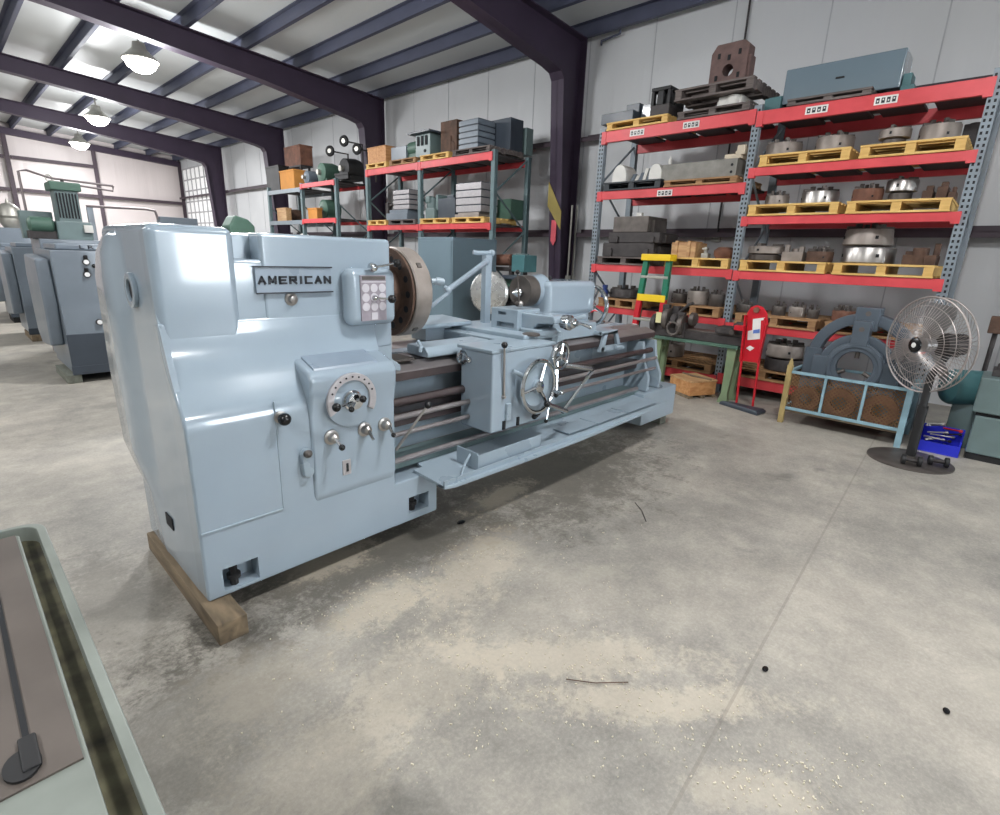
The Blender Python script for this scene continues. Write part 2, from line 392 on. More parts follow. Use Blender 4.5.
# right wall with narrow liner seams
w = MB(); w.box(XW, XW + .2, -9, YE, 0, 5.5); w.mi = 1
y = -8.6
while y < YE:
    w.box(XW - .006, XW + .01, y, y + .014, 0, 5.4); y += 1.22
w.struct('wall_right', [M['liner'], mat('liner_seam', (176, 178, 182), 0.5)], smooth=False)
w = MB(); w.box(-9, XW, YE, YE + .2, 0, 7.0); w.struct('wall_far', M['liner_e'], smooth=False)
w = MB(); w.box(-9.2, -9, -9.2, YE, 0, 7); w.struct('wall_left', M['liner'], smooth=False)
# front wall behind the camera with an open bay door
w = MB(); w.box(-9, 3.9, -9.2, -9, 0, 7); w.box(5.6, XW, -9.2, -9, 0, 7); w.box(3.9, 5.6, -9.2, -9, 3.2, 7); w.box(3.9, 5.6, -9.2, -9, 0, .8); w.struct('wall_front', M['liner'], smooth=False)
def roof(name, x0, x1, dz, th, m):
    a, b_ = ztop(x0) + dz, ztop(x1) + dz
    MB().prism([(x0, a), (x1, b_), (x1, b_ + th), (x0, a + th)], 'y', -9.2, YE + .2).struct(name, m, smooth=False)
roof('ceiling', -9.2, XW + .2, PUR, .08, M['roofliner'])
FR = (-0.6, 6.1, 11.95, 17.3, 22.4)
def flange_beam(mb, P, yc, wf, t):
    """I-section lying in the plane y = yc along two polylines (outer, inner) of equal length"""
    o, i = P
    for k in range(len(o) - 1):
        a, b_, c, d = Vector((o[k][0], o[k][1])), Vector((o[k + 1][0], o[k + 1][1])), Vector((i[k + 1][0], i[k + 1][1])), Vector((i[k][0], i[k][1]))
        mb.prism([tuple(a), tuple(b_), tuple(c), tuple(d)], 'y', yc - .008, yc + .008)
        for p, q, s in ((a, b_, d), (d, c, a)):
            n = Vector((-(q - p).y, (q - p).x)).normalized()
            if n.dot(s - p) < 0: n = -n
            n = n * t
            mb.prism([tuple(p), tuple(q), tuple(q + n), tuple(p + n)], 'y', yc - wf, yc + wf)
for k, yc in enumerate(FR):
    mb = MB(); flange_beam(mb, ([(8.2, 0), (8.2, 4.45), (8.2, ztop(8.2))], [(7.93, 0), (7.62, 4.4), (7.55, 4.5)]), yc, .13, .02)
    mb.cbox((7.85, yc, .02), (.7, .34, .04))
    mb.struct('steel_column', M['steelbeam'], smooth=False)
    mb = MB(); flange_beam(mb, ([(8.2, ztop(8.2)), (7.5, ztop(7.5)), (5.3, ztop(5.3)), (2.1, ztop(2.1)), (-9, ztop(-9))], [(7.55, 4.5), (7.35, 4.55), (5.3, 4.86), (2.1, 5.17), (-9, 5.9)]), yc, .13, .02)
    mb.struct('roof_rafter', M['steelbeam'], smooth=False)
for k, x in enumerate((8.15, 7.15, 6.05, 5.0, 3.95, 2.9, 1.85, .8, -.2, -1.2)):
    z = ztop(x); mb = MB(); y0, y1 = -9, YE
    mb.box(x - .005, x + .005, y0, y1, z, z + PUR); mb.box(x, x + .07, y0, y1, z, z + .012); mb.box(x - .07, x, y0, y1, z + PUR - .012, z + PUR)
    mb.struct('eave_strut' if k == 0 else 'roof_purlin', M['purlin'], smooth=False)
def girt(z, y0, y1):
    mb = MB(); mb.box(XW - .21, XW - .003, y0, y1, z - .006, z + .006); mb.box(XW - .21, XW - .2, y0, y1, z - .07, z + .0); mb.box(XW - .012, XW - .003, y0, y1, z, z + .07)
    mb.struct('wall_girt', M['girt'], smooth=False)
ys = (-8.9,) + FR + (YE,)
for z in (3.62, 2.05):
    for a, b_ in zip(ys[:-1], ys[1:]): girt(z, a + .14 if a > -8 else a, b_ - .14)
# far wall girts, posts and a dark trim
for z in (3.43, 4.55):
    for x0, x1 in ((-4, 2.55), (2.75, 5.2), (5.35, 8.3)):
        if z > 4 and x0 > 5: continue
        mb = MB(); mb.box(x0, x1, YE - .2, YE - .003, z - .01, z + .01); mb.box(x0, x1, YE - .21, YE - .2, z - .11, z + .01); mb.struct('wall_girt', M['girt'], smooth=False)
for x in (2.65, 5.27, 8.32):
    mb = MB(); mb.box(x - .07, x + .07, YE - .22, YE - .2, 0, ztop(x)); mb.box(x - .01, x + .01, YE - .2, YE - .01, 0, ztop(x)); mb.struct('steel_post', M['girt'], smooth=False)
MB().prism([(-4, ztop(-4) - .22), (8.3, ztop(8.3) - .22), (8.3, ztop(8.3)), (-4, ztop(-4))], 'y', YE - .25, YE - .02).struct('roof_rafter', M['steelbeam'], smooth=False)
# lattice-glazed opening beyond the last column, in the right wall
y0, y1, z0, z1 = 23.2, 27.3, 1.2, 4.75
win = MB().box(XW - .05, XW - .02, y0, y1, z0, z1).struct('window_1', emit('daylit_panel', (226, 226, 226), 0.32), smooth=False)
mb = MB()
n = 8
for i in range(n + 1): yy = y0 + (y1 - y0) * i / n; mb.box(XW - .08, XW - .05, yy - .03, yy + .03, z0, z1)
for i in range(9): zz = z0 + (z1 - z0) * i / 8; mb.box(XW - .075, XW - .05, y0, y1, zz - .025, zz + .025)
mb.struct('trim_1', mat('lattice_grey', (168, 168, 170), 0.5), smooth=False)
# ---------------------------------------------------------------- high-bay lamps (three seen, the rest added out of view as fill)
LAMPS = [(3.4, 12.7), (3.9, 19.2), (4.35, 24.6), (2.9, 6.4), (2.6, 0.2), (-3.0, 6.4), (-3.0, .2), (-3, 12.7), (2.6, -5.5)]
LW = ['nearest bright round high-bay lamp under the roof', 'middle of the three bright high-bay lamps in view', 'farthest bright high-bay lamp, near the far wall']
for k, (x, y) in enumerate(LAMPS):
    zb = 4.88
    t = empty('ceiling_lamp', (x, y, zb), LW[k] if k < 3 else 'added high-bay fill lamp outside the frame over the shop floor', 'lamp', 'high-bay lamps under the roof' if k < 3 else 'added high-bay fill lamps out of view')
    MB().rev([(0, .30), (.02, .31), (.12, .2), (.2, .12), (.3, .1), (.32, .02)], (x, y, zb), (0, 0, 1), 28, cap=False).build('reflector', M['galv'], t)
    MB().rev([(-.2, .04), (-.17, .14), (-.11, .22), (-.03, .265), (.0, .285), (.01, .285)], (x, y, zb), (0, 0, 1), 28).build('lens', M['lens'], t)
    MB().cyl((x, y, zb + .3), (x, y, ztop(x) + PUR), .015).build('stem', M['galv'], t)
    ld = bpy.data.lights.new('high_bay_light', 'AREA'); ld.shape = 'DISK'; ld.size = .55; ld.energy = 200 if k < 3 else 100; ld.color = (0.98, 0.985, 1.0)
    lo = bpy.data.objects.new('high_bay_light', ld); COL.objects.link(lo); lo.location = (x, y, zb - .22)
    ld2 = bpy.data.lights.new('high_bay_glow', 'POINT'); ld2.energy = 300 if k < 3 else (260 if k == 3 else 170); ld2.color = (0.97, 0.985, 1.0); ld2.shadow_soft_size = .3
    lo2 = bpy.data.objects.new('high_bay_glow', ld2); COL.objects.link(lo2); lo2.location = (x, y, zb - .34)
wd = bpy.data.worlds.new('world'); scene.world = wd; wd.use_nodes = True
wd.node_tree.nodes['Background'].inputs['Color'].default_value = (0.86, 0.93, 1.0, 1); wd.node_tree.nodes['Background'].inputs['Strength'].default_value = 24.0
scene.view_settings.view_transform = 'Standard'; scene.view_settings.look = 'None'; scene.view_settings.gamma = 1.0
scene.view_settings.exposure = 0.0; scene.view_settings.use_curve_mapping = False
scene.cycles.use_denoising = True
scene.cycles.max_bounces = 8; scene.cycles.diffuse_bounces = 5; scene.cycles.sample_clamp_indirect = 4.0
# ---------------------------------------------------------------- the big engine lathe
LT = empty('engine_lathe', (0.57, 2.24, 0.1), 'long glossy blue-grey engine lathe in the middle, its front plate reading AMERICAN', 'lathe')
P, PB = M['paint'], M['paint_b']
YF = 2.24
# lower body with the swelling shoulder
prof = [(YF, .1), (YF, .87), (YF + .004, .905), (YF + .014, .94), (YF + .030, .97), (YF + .055, 1.01), (YF + .085, 1.055), (YF + .112, 1.10), (YF + .132, 1.145), (YF + .147, 1.19), (YF + .155, 1.235), (YF + .158, 1.27), (YF + .158, 1.30), (3.12, 1.30), (3.12, .1)]
cut = MB()
for x0, x1, z0, z1 in ((.645, .80, .125, .235),): cut.box(x0, x1, YF - .1, YF + .09, z0, z1)
MB().prism(prof, 'x', .575, 1.57).build('base_casting', P, LT, bevel=.014, seg=3, ang=50, cut=cut)
MB().box(.583, .935, YF - .006, YF + .01, .428, .436).box(.935, .94, YF - .003, YF + .01, .43, .95).build('cover_seam', PB, LT, bevel=.002)
def jack_bolt(x, z):
    b = MB().cyl((x, YF + .035, z - .055), (x, YF + .035, z + .045), .018, n=6); b.cyl((x, YF + .035, z - .02), (x, YF + .035, z + .0), .03, n=12)
    b.build('jack_bolt', M['blackm'], LT)
jack_bolt(.70, .18)
cut = MB().box(1.655, 1.80, YF - .1, YF + .09, .15, .25)
MB().box(1.545, 1.866, YF, 3.0, .1, .366).build('bed_foot', P, LT, bevel=.012, seg=2, cut=cut)
jack_bolt(1.70, .205)
# end covers
MB().box(.577, .898, 2.395, 3.15, 1.12, 1.678).build('gear_end_cover', P, LT, bevel=.035, seg=4)
rings = []
for z, yb_, fl in ((.11, 2.98, 0), (.40, 2.98, .2), (.50, 3.10, .6), (.62, 3.2, 1), (1.0, 3.24, 1), (1.45, 3.2, 1), (1.56, 3.12, .9), (1.625, 3.02, .6), (1.65, 2.95, .2)):
    yf = YF + .03 if z < .95 else (2.30 if z < 1.05 else 2.46)
    xs = [(yf, .60), (yf, .578), (yf + .1, .574), (2.72, .574), (2.80, .570), (2.86, .574 - .03 * fl), (2.92, .574 - .045 * fl), (yb_ - .05, .574 - .045 * fl), (yb_ - .012, .574 - .03 * fl), (yb_, .60)]
    rings.append([(x, y, z) for y, x in xs])
MB().loft(rings).build('end_guard', P, LT, ang=60)
b = MB().ringbox((.576, 2.68, 1.41), (-1, 0, 0), .045, .075, .02, 28); b.build('spindle_bore_ring', P, LT, bevel=.006)
MB().cyl((.576, 2.68, 1.41), (.568, 2.68, 1.41), .045).build('spindle_bore', M['hole'], LT)
MB().box(.568, .576, 2.62, 2.72, .30, .36).build('end_slot', M['hole'], LT)
# headstock
b = MB(); b.box(.998, 1.682, 2.40, 3.12, 1.1, 1.664)
b.build('headstock', P, LT, bevel=.02, seg=3)
MB().box(.88, 1.01, 2.50, 3.1, 1.5, 1.655).build('headstock_recess', PB, LT, bevel=.01)
MB().box(.87, 1.02, 2.405, 3.1, 1.1, 1.552).build('headstock_bridge', P, LT, bevel=.02, seg=3)
MB().prism([(1.36, 1.26), (1.36, .98), (1.665, .98), (1.74, .945), (1.74, .99), (1.683, 1.03), (1.683, 1.26)], 'y', 2.405, 3.1).build('headstock_foot', PB, LT, bevel=.012)
# name plate
npl = MB().box(.967, 1.329, 2.390, 2.402, 1.408, 1.52).build('name_plate', M['plate_bl'], LT, bevel=.002, label='name plate lettered AMERICAN')
MB().box(.955, 1.332, 2.384, 2.39, 1.518, 1.524).box(.965, 1.332, 2.384, 2.39, 1.404, 1.41).build('plate_edge_strip', M['letter'], npl)
GL = {'A': [((0, 0), (.5, 1)), ((.5, 1), (1, 0)), ((.2, .33), (.8, .33))], 'M': [((0, 0), (0, 1)), ((0, 1), (.5, .25)), ((.5, .25), (1, 1)), ((1, 1), (1, 0))], 'E': [((0, 0), (0, 1)), ((0, 1), (1, 1)), ((0, .5), (.85, .5)), ((0, 0), (1, 0))],
      'R': [((0, 0), (0, 1)), ((0, 1), (.95, 1)), ((.95, 1), (.95, .5)), ((.95, .5), (0, .5)), ((.4, .5), (1, 0))], 'I': [((.5, 0), (.5, 1))], 'C': [((1, 1), (0, 1)), ((0, 1), (0, 0)), ((0, 0), (1, 0))], 'N': [((0, 0), (0, 1)), ((0, 1), (1, 0)), ((1, 0), (1, 1))]}
lx = .979
for chh in 'AMERICAN':
    wd_ = .008 if chh == 'I' else .028; lb = MB()
    for (a0, b0), (a1, b1) in GL[chh]:
        p, q = Vector((lx + a0 * wd_, 2.389, 1.449 + b0 * .028)), Vector((lx + a1 * wd_, 2.389, 1.449 + b1 * .028))
        dd = (q - p).normalized(); nn = Vector((-dd.z, 0, dd.x)) * .0044; e = dd * .004
        lb.prism([((p - e + nn).x, (p - e + nn).z), ((q + e + nn).x, (q + e + nn).z), ((q + e - nn).x, (q + e - nn).z), ((p - e - nn).x, (p - e - nn).z)], 'y', 2.385, 2.392)
    lb.build('letter', M['letter'], npl, smooth=False); lx += wd_ + .0195
MB().rev([(0, .03), (.008, .03), (.012, .02), (.03, .016), (.034, .002)], (1.124, 2.402, 1.377), (0, -1, 0), 20).build('plug', M['steel'], LT)
# speed selector box with the chart
MB().box(1.378, 1.668, 2.325, 2.42, 1.235, 1.52).build('speed_selector_box', P, LT, bevel=.045, seg=5)
ch = MB().box(1.443, 1.592, 2.318, 2.327, 1.262, 1.487).build('speed_chart', M['chart'], LT, bevel=.002)
d = MB()
for i in range(3):
    for j in range(3): d.cyl((1.470 + i * .048, 2.319, 1.425 - j * .046), (1.470 + i * .048, 2.315, 1.425 - j * .046), .021, n=20)
d.box(1.50, 1.535, 2.315, 2.319, 1.268, 1.303); d.box(1.448, 1.588, 2.315, 2.319, 1.452, 1.458)
d.build('chart_dial', M['dialw'], ch, smooth=False)
MB().box(1.452, 1.585, 2.315, 2.319, 1.465, 1.483).build('chart_heading', M['steel_d'], ch, smooth=False)
def lever(name, a, b, r=.006, ball=.02, hub=None, m=None, parent=None):
    a, b = Vector(a), Vector(b); pr = parent or LT
    mb = MB().tube([a, b], [r * 1.2, r], 8)
    if hub: mb.rev([(0, hub), (.01, hub), (.03, hub * .7), (.035, .003)], a + Vector((0, .02, 0)), (0, -1, 0), 16)
    o = mb.build(name, m or M['chrome'], pr)
    if ball: MB().ball(b, ball).build('ball_knob', M['black'], o)
    return o
lever('speed_lever', (1.518, 2.31, 1.377), ony(392, 299, 2.27), .005, .022, .016)
lever('clutch_lever', (1.51, 2.30, 1.525), ony(397, 263, 2.3), .005, .022, .024)
# quick change gearbox
GY = 2.226
pf = [(GY, .46), (GY, .85), (2.205, .95), (2.2, 1.03), (2.225, 1.06), (2.43, 1.13), (2.6, 1.13), (2.6, .4), (YF + .004, .4)]
MB().prism(pf, 'x', 1.09, 1.567).build('quick_change_gearbox', P, LT, bevel=.018, seg=3)
MB().prism([(2.235, 1.062), (2.243, 1.073), (2.425, 1.138), (2.425, 1.125)], 'x', 1.13, 1.475).build('gearbox_top_plate', M['plate_bl'], LT, bevel=.002)
dc = Vector((1.297, 2.222, .905))
dial = MB().ringbox(dc, (0, -1, 0), .098, .134, .03, 48, math.radians(-30), math.radians(208), ref=(1, 0, 0)).build('index_dial', M['plate'], LT, bevel=.003)
MB().ringbox(dc + Vector((0, -.005, 0)), (0, -1, 0), .01, .135, .012, 48).build('dial_disc', P, dial, bevel=.002)
MB().rev([(0, .05), (.03, .05), (.036, .042), (.06, .04), (.064, .01)], dc, (0, -1, 0), 24).build('dial_hub', M['chrome'], dial)
for k in range(9):
    a = math.radians(20 + k * 17); MB().cyl(dc + Vector((.116 * math.cos(a), -.0295, .116 * math.sin(a))), dc + Vector((.116 * math.cos(a), -.032, .116 * math.sin(a))), .005, n=8).build('index_hole', M['hole'], dial)
for px, py, r in ((336.5, 407.5, .021), (363, 399, .018), (351.5, 409.5, .014)):
    lever('index_lever', dc + Vector((0, -.05, 0)), ony(px, py, 2.13), .007, r, None, None, LT)
for (px, py), (qx, qy), bl in (((331, 437), (342, 447.5), .016), ((364, 429), (373.5, 440), 0), ((384, 424), (393.5, 435), .013)):
    a = ony(px, py, GY); mb = MB().rev([(0, .037), (.008, .037), (.012, .026), (.04, .022), (.05, .012)], (a.x, GY, a.z), (0, -1, 0), 22)
    hb = mb.build('selector_hub', M['steel'], LT)
    lever('selector_handle', (a.x, 2.18, a.z), ony(qx, qy, 2.145), .007, bl, None, None, LT)
a = ony(280, 417, YF); MB().rev([(0, .028), (.006, .028), (.01, .014), (.025, .014)], (a.x, YF, a.z), (0, -1, 0), 20).build('knob_collar', M['steel'], LT)
MB().ball((a.x, YF - .045, a.z), .029, 16).build('push_knob', M['black'], LT)
a = ony(305.5, 460, YF)
MB().prism([(a.x - .022, .57), (a.x - .03, .68), (a.x - .01, .705), (a.x + .02, .70), (a.x + .03, .68), (a.x + .028, .58), (a.x + .01, .555)], 'y', YF - .03, YF + .01).build('sight_housing', PB, LT, bevel=.008)
MB().rev([(0, .018), (.02, .018), (.03, .008)], (a.x - .004, YF - .028, .683), (0, -1, .3), 14).build('filler_cap', M['steel_d'], LT)
a = ony(347, 467, GY); MB().box(a.x - .025, a.x + .022, GY - .004, GY + .01, a.z - .04, a.z + .04).build('lock_plate', M['plate'], LT, bevel=.003)
MB().box(a.x - .006, a.x + .006, GY - .007, GY, a.z - .022, a.z + .022).build('lock_slot', M['hole'], LT)
# spindle nose and four jaw chuck
SA = Vector((0, 2.75, 1.365))
def ax(x): return Vector((x, SA.y, SA.z))
MB().rev([(0, .13), (.06, .13), (.08, .15), (.12, .15)], ax(1.675), (1, 0, 0), 32).build('spindle_nose', PB, LT)
ck = MB().rev([(0, .15), (.0, .22), (.012, .222), (.012, .262), (.02, .268), (.125, .268), (.135, .258), (.137, .06)], ax(1.905), (1, 0, 0), 56).build('chuck', M['steel_w'], LT)
b = MB()
b.rev([(0, .264), (-.012, .262), (-.014, .235), (-.004, .23), (-.004, .17), (-.014, .165), (-.016, .15), (-.03, .145), (-.1, .14)], ax(1.905), (1, 0, 0), 56, cap=False)
b.build('chuck_back_plate', M['rust'], ck)
for k in range(14):
    a = 2 * PI * k / 14; e = Vector((0, math.cos(a), math.sin(a)))
    MB().cyl(ax(1.91) + e * .20, ax(1.8995) + e * .20, .02, n=12).build('slot_hole', M['hole'], ck)
for k in range(4):
    a = PI / 2 * k + .9; R = Matrix.Rotation(a, 4, 'X'); T = Matrix.Translation(ax(0)) @ R
    j = MB(); j.T = T; j.box(2.03, 2.085, -.038, .038, .10, .17); j.box(2.03, 2.06, -.038, .038, .17, .24); j.build('chuck_jaw', M['steel_d'], ck, bevel=.004)
    sc = MB(); sc.T = T; sc.box(1.96, 1.99, -.015, .015, .262, .274); sc.build('jaw_screw', M['steel_d'], ck)
# bed
MB().prism([(2.52, .44), (2.52, .90), (2.42, .905), (2.40, .915), (2.40, .952), (2.50, .985), (2.5, .955), (2.56, .955), (2.58, .99), (2.85, .99), (3.0, .955), (3.1, .955), (3.1, .44)], 'x', 1.57, 4.72).build('bed', PB, LT, bevel=.003)
w = MB(); w.prism([(2.395, .905), (2.395, .953), (2.50, .987), (2.50, .905)], 'x', 1.69, 4.715); w.prism([(2.555, .955), (2.575, .996), (2.68, .996), (2.68, .955)], 'x', 1.69, 4.71); w.prism([(2.86, .955), (2.86, .99), (3.1, .99), (3.1, .955)], 'x', 1.69, 4.71)
w.build('bed_way', M['ways'], LT, bevel=.003)
MB().box(1.68, 4.71, 2.392, 2.42, .90, .946).build('gear_rack', M['ways_dk'], LT, bevel=.002)
MB().cyl((1.57, 2.36, .79), (4.6, 2.36, .79), .026).build('lead_screw', M['ways_dk'], LT)
MB().box(1.57, 4.55, 2.40, 2.52, .63, .71).build('rear_bed_rib', M['ways_dk'], LT, bevel=.003)
MB().cyl((1.57, 2.30, .722), (4.6, 2.30, .722), .016).build('feed_rod', M['ways'], LT)
MB().cyl((1.57, 2.30, .625), (4.6, 2.30, .625), .014).build('control_rod', M['ways'], LT)
for x in (4.43, 4.66):
    pts = [(2.39, .88), (2.36, .88), (2.33, .70), (2.27, .56), (2.27, .42), (2.55, .42), (2.55, .88)]
    MB().prism(pts, 'x', x, x + .045).build('bed_end_leg', PB, LT, bevel=.01, seg=2)
MB().box(4.46, 4.68, 2.46, 2.5, .42, .86).build('bed_end_panel', PB, LT)
MB().box(4.33, 5.0, YF, 3.1, .11, .415).build('tail_pedestal', PB, LT, bevel=.012, seg=2)
MB().cyl((4.52, YF - .003, .24), (4.52, YF + .01, .24), .02).build('pedestal_plug', M['steel_d'], LT)
# chip tray hanging along the front
t = MB(); t.prism([(2.02, .365), (2.02, .40), (2.03, .40), (2.035, .372), (2.3, .385), (2.5, .43), (2.5, .42), (2.3, .372), (2.04, .355)], 'x', 1.80, 4.36)
t.prism([(2.02, .365), (2.02, .40), (2.03, .40), (2.035, .372), (2.3, .385), (2.3, .372), (2.04, .355)], 'x', 1.735, 1.80)
tr = t.build('chip_tray', PB, LT)
MB().prism([(1.735, 2.02), (1.80, 2.0), (2.4, 1.985), (3.0, 1.985), (4.1, 2.02), (4.33, 2.06), (4.33, 2.08), (1.735, 2.08)], 'z', .352, .372).build('tray_edge', PB, tr, bevel=.004)
MB().box(2.02, 2.6, 2.05, 2.06, .375, .47).box(2.02, 2.03, 2.06, 2.24, .375, .48).build('tray_guard', PB, tr)
MB().box(2.95, 4.25, 2.07, 2.22, .385, .395).box(3.3, 3.32, 2.06, 2.23, .395, .402).box(3.75, 3.77, 2.06, 2.23, .395, .402).build('tray_cover_plate', PB, tr, bevel=.003)
MB().tube([(1.57, 2.33, .455), (3.0, 2.33, .455), (4.35, 2.33, .455)], .018).build('tray_rail', M['ways'], tr)
MB().box(1.6, 4.4, 2.34, 2.52, .40, .44).build('pan_floor', M['paint_gr'], tr)
MB().tube([(1.86, 2.03, .38), (1.96, 2.10, .42), (2.02, 2.12, .46)], .008).build('tray_stay', PB, tr)
# carriage
ap = MB().box(2.17, 2.74, 2.10, 2.38, .555, 1.055).build('apron', P, LT, bevel=.014, seg=3)
MB().box(2.155, 2.76, 2.095, 2.40, 1.05, 1.072).build('apron_top_ledge', PB, LT, bevel=.006)
MB().box(2.70, 2.82, 2.12, 2.40, .60, 1.02).build('apron_side_bracket', PB, LT, bevel=.01)
MB().box(2.52, 2.98, 2.40, 3.08, .997, 1.07).build('saddle', PB, LT, bevel=.012)
MB().prism([(2.43, .999), (2.43, 1.03), (2.46, 1.062), (2.64, 1.062), (2.64, .999)], 'x', 1.95, 2.5).build('saddle_front_wing', PB, LT, bevel=.012, seg=2)
MB().prism([(2.86, 1.10), (2.86, 1.13), (3.2, 1.145), (3.2, 1.12)], 'x', 2.13, 2.72).box(2.35, 2.6, 2.95, 3.12, .997, 1.11).build('saddle_rear_wing', PB, LT, bevel=.008, seg=2)
MB().box(1.70, 1.87, 2.45, 2.62, .994, 1.01).build('way_wiper', M['steel_d'], LT, bevel=.003)
wa = MB(); wa.tube([ony(418, 341, 2.43), ony(421, 346, 2.40), ony(420, 352, 2.40)], .011); wa.build('wiper_latch', PB, LT)
MB().torus((2.165, 2.36, .99), (1, 0, 0), .035, .014, 18, 8).ball((2.165, 2.30, .985), .022).build('thread_dial', M['chrome'], LT)
MB().box(2.62, 3.04, 2.26, 3.05, 1.06, 1.10).build('cross_slide', PB, LT, bevel=.01, seg=2)
# compound, its T slots and tool block
cut = MB(); cut.box(2.6, 2.80, 2.47, 2.64, 1.115, 1.15); cut.box(2.6, 2.79, 2.55, 2.63, 1.20, 1.222)
MB().box(2.755, 3.0, 2.44, 2.70, 1.085, 1.245).build('tool_block', PB, LT, bevel=.008, seg=2, cut=cut)
MB().prism([(2.15, 1.175), (2.15, 1.215), (2.17, 1.228), (2.5, 1.228), (2.5, 1.12), (2.34, 1.12), (2.30, 1.16)], 'x', 2.80, 2.99).build('compound_slide', P, LT, bevel=.014, seg=3)
MB().rev([(0, .13), (.03, .13), (.035, .12)], (2.88, 2.35, 1.09), (0, 0, 1), 32).build('compound_swivel', PB, LT)
MB().rev([(0, .06), (.012, .06), (.016, .05)], (2.72, 2.28, 1.092), (0, 0, 1), 24).build('chip_guard', M['steel_d'], LT)
MB().box(2.98, 3.12, 2.30, 2.62, 1.0, 1.15).build('carriage_wing', PB, LT, bevel=.012)
co = MB().rev([(0, .045), (.03, .045), (.035, .052), (.06, .052), (.065, .04), (.09, .035), (.095, .018), (.12, .018)], (2.90, 2.155, 1.185), (0, -1, 0), 24).build('compound_dial', M['chrome'], LT)
MB().tube([(2.90, 2.04, 1.185), (2.95, 2.03, 1.18), (3.0, 2.0, 1.16)], [.012, .010, .013]).ball((3.0, 2.0, 1.16), .015).build('compound_crank', M['chrome'], co)
MB().tube([(2.95, 2.11, 1.205), (3.10, 2.12, 1.215)], [.012, .016]).build('clamp_handle', PB, co)
# handwheels on the apron
def handwheel(name, c, d, R, r, spokes, hub, m, parent, handle=True, n=40, ang=0.4):
    u, v, w = axes(d); c = Vector(c)
    mb = MB().torus(c, d, R, r, n, 10); hw = mb.build(name, m, parent)
    h = MB().rev([(-.03, hub), (.012, hub), (.02, hub * .8), (.022, hub * .3)], c, d, 20); h.build('wheel_hub', m, hw)
    for k in range(spokes):
        a = ang + 2 * PI * k / spokes; e = u * math.cos(a) + v * math.sin(a)
        MB().tube([c + e * hub * .7, c + e * R], [.013, .010], 8).build('spoke', m, hw)
    if handle:
        a = ang + .6; e = u * math.cos(a) + v * math.sin(a)
        MB().rev([(0, .008), (.01, .012), (.06, .016), (.08, .012), (.085, .002)], c + e * R, d, 14).build('wheel_handle', m, hw)
    return hw
w1 = handwheel('apron_handwheel', (2.52, 2.03, .815), (.04, -1, .03), .165, .015, 3, .04, M['chrome'], LT, ang=2.2)
MB().rev([(0, .02), (0, .13), (.012, .13), (.012, .02)], (2.52, 2.06, .815), (.04, -1, .03), 40).build('wheel_web', PB, w1)
MB().cyl((2.52, 2.11, .815), (2.52, 2.03, .815), .045).build('handwheel_boss', PB, LT)
MB().tube([ony(513, 371, 2.08), ony(527, 378, 2.06)], [.012, .017]).build('feed_plunger', PB, LT)
w2 = handwheel('cross_feed_wheel', (2.76, 2.05, .985), (.04, -1, 0), .085, .012, 3, .03, M['chrome'], LT, handle=False)
MB().cyl((2.76, 2.3, .985), (2.76, 2.07, .985), .042).build('cross_feed_dial', M['steel'], LT)
lever('feed_handle', ony(565, 365, 2.05), ony(592, 369, 2.03), .016, .018)
lever('half_nut_lever', ony(592, 371, 2.04), ony(563, 411, 2.04), .011, .018)
lever('engage_lever', ony(566, 411, 2.03), ony(547, 404, 2.0), .015, .022)
lever('clutch_rod', ony(557, 362, 2.08), ony(556, 395, 2.05), .010, .018)
lever('reverse_rod', ony(557, 362, 2.08), ony(546, 421, 2.05), .006, .014)
lever('stop_lever', ony(504, 397, 2.09), ony(504.5, 345, 2.08), .006, .02, .014, M['steel'])
MB().box(2.29, 2.33, 2.08, 2.105, .62, .73).build('oil_sight', PB, LT, bevel=.008)
for x0 in (2.27, 2.40): MB().box(x0, x0 + .02, 2.09, 2.105, .565, .62).build('apron_slot', M['hole'], LT)
MB().cyl(ony(538, 413, 2.06), ony(534, 417, 2.04), .018).build('pump_plunger', M['black'], LT)
lever('start_lever', ony(396, 450, 2.27), ony(428, 405, 2.17), .007, .021, None, M['steel'])
# tailstock
TS = MB(); TS.box(3.27, 3.93, 2.58, 2.94, 1.15, 1.425); ts = TS.build('tailstock', P, LT, bevel=.05, seg=5)
MB().box(3.30, 3.88, 2.60, 2.92, 1.06, 1.2).build('tailstock_neck', P, LT, bevel=.03, seg=3)
MB().box(3.25, 3.76, 2.44, 3.02, .985, 1.10).build('tailstock_base', PB, LT, bevel=.015, seg=2)
MB().rev([(0, .10), (.0, .115), (.05, .12), (.19, .12), (.17, .118)], (3.12, 2.75, 1.345), (1, 0, 0), 32).build('quill_housing', M['steel_d'], LT)
MB().rev([(0, .118), (.1, .125), (.15, .13)], (3.20, 2.75, 1.345), (1, 0, 0), 32).build('quill_collar', P, LT)
MB().rev([(0, .005), (.055, .035), (.06, .038), (.10, .038), (.102, .05), (.15, .05)], (3.03, 2.75, 1.335), (1, 0, 0), 24).build('live_centre', M['chrome'], LT)
handwheel('tailstock_handwheel', (3.99, 2.66, 1.205), (1, -.1, 0), .165, .019, 4, .04, M['chrome'], LT, handle=True)
MB().cyl((3.90, 2.66, 1.205), (3.99, 2.66, 1.205), .035).build('wheel_shaft', M['steel'], LT)
lever('quill_clamp_lever', ony(519, 304, 2.50), ony(517.5, 272, 2.50), .006, .016, .02, M['steel_d'])
MB().cyl((3.42, 2.7, 1.43), (3.42, 2.7, 1.46), .014).build('oil_cup', M['blackm'], LT)
MB().ball(ony(520, 304, 2.5) + Vector((0, 0, 0)), .025).build('clamp_nut', M['steel'], LT)
br = MB(); y0 = 2.36
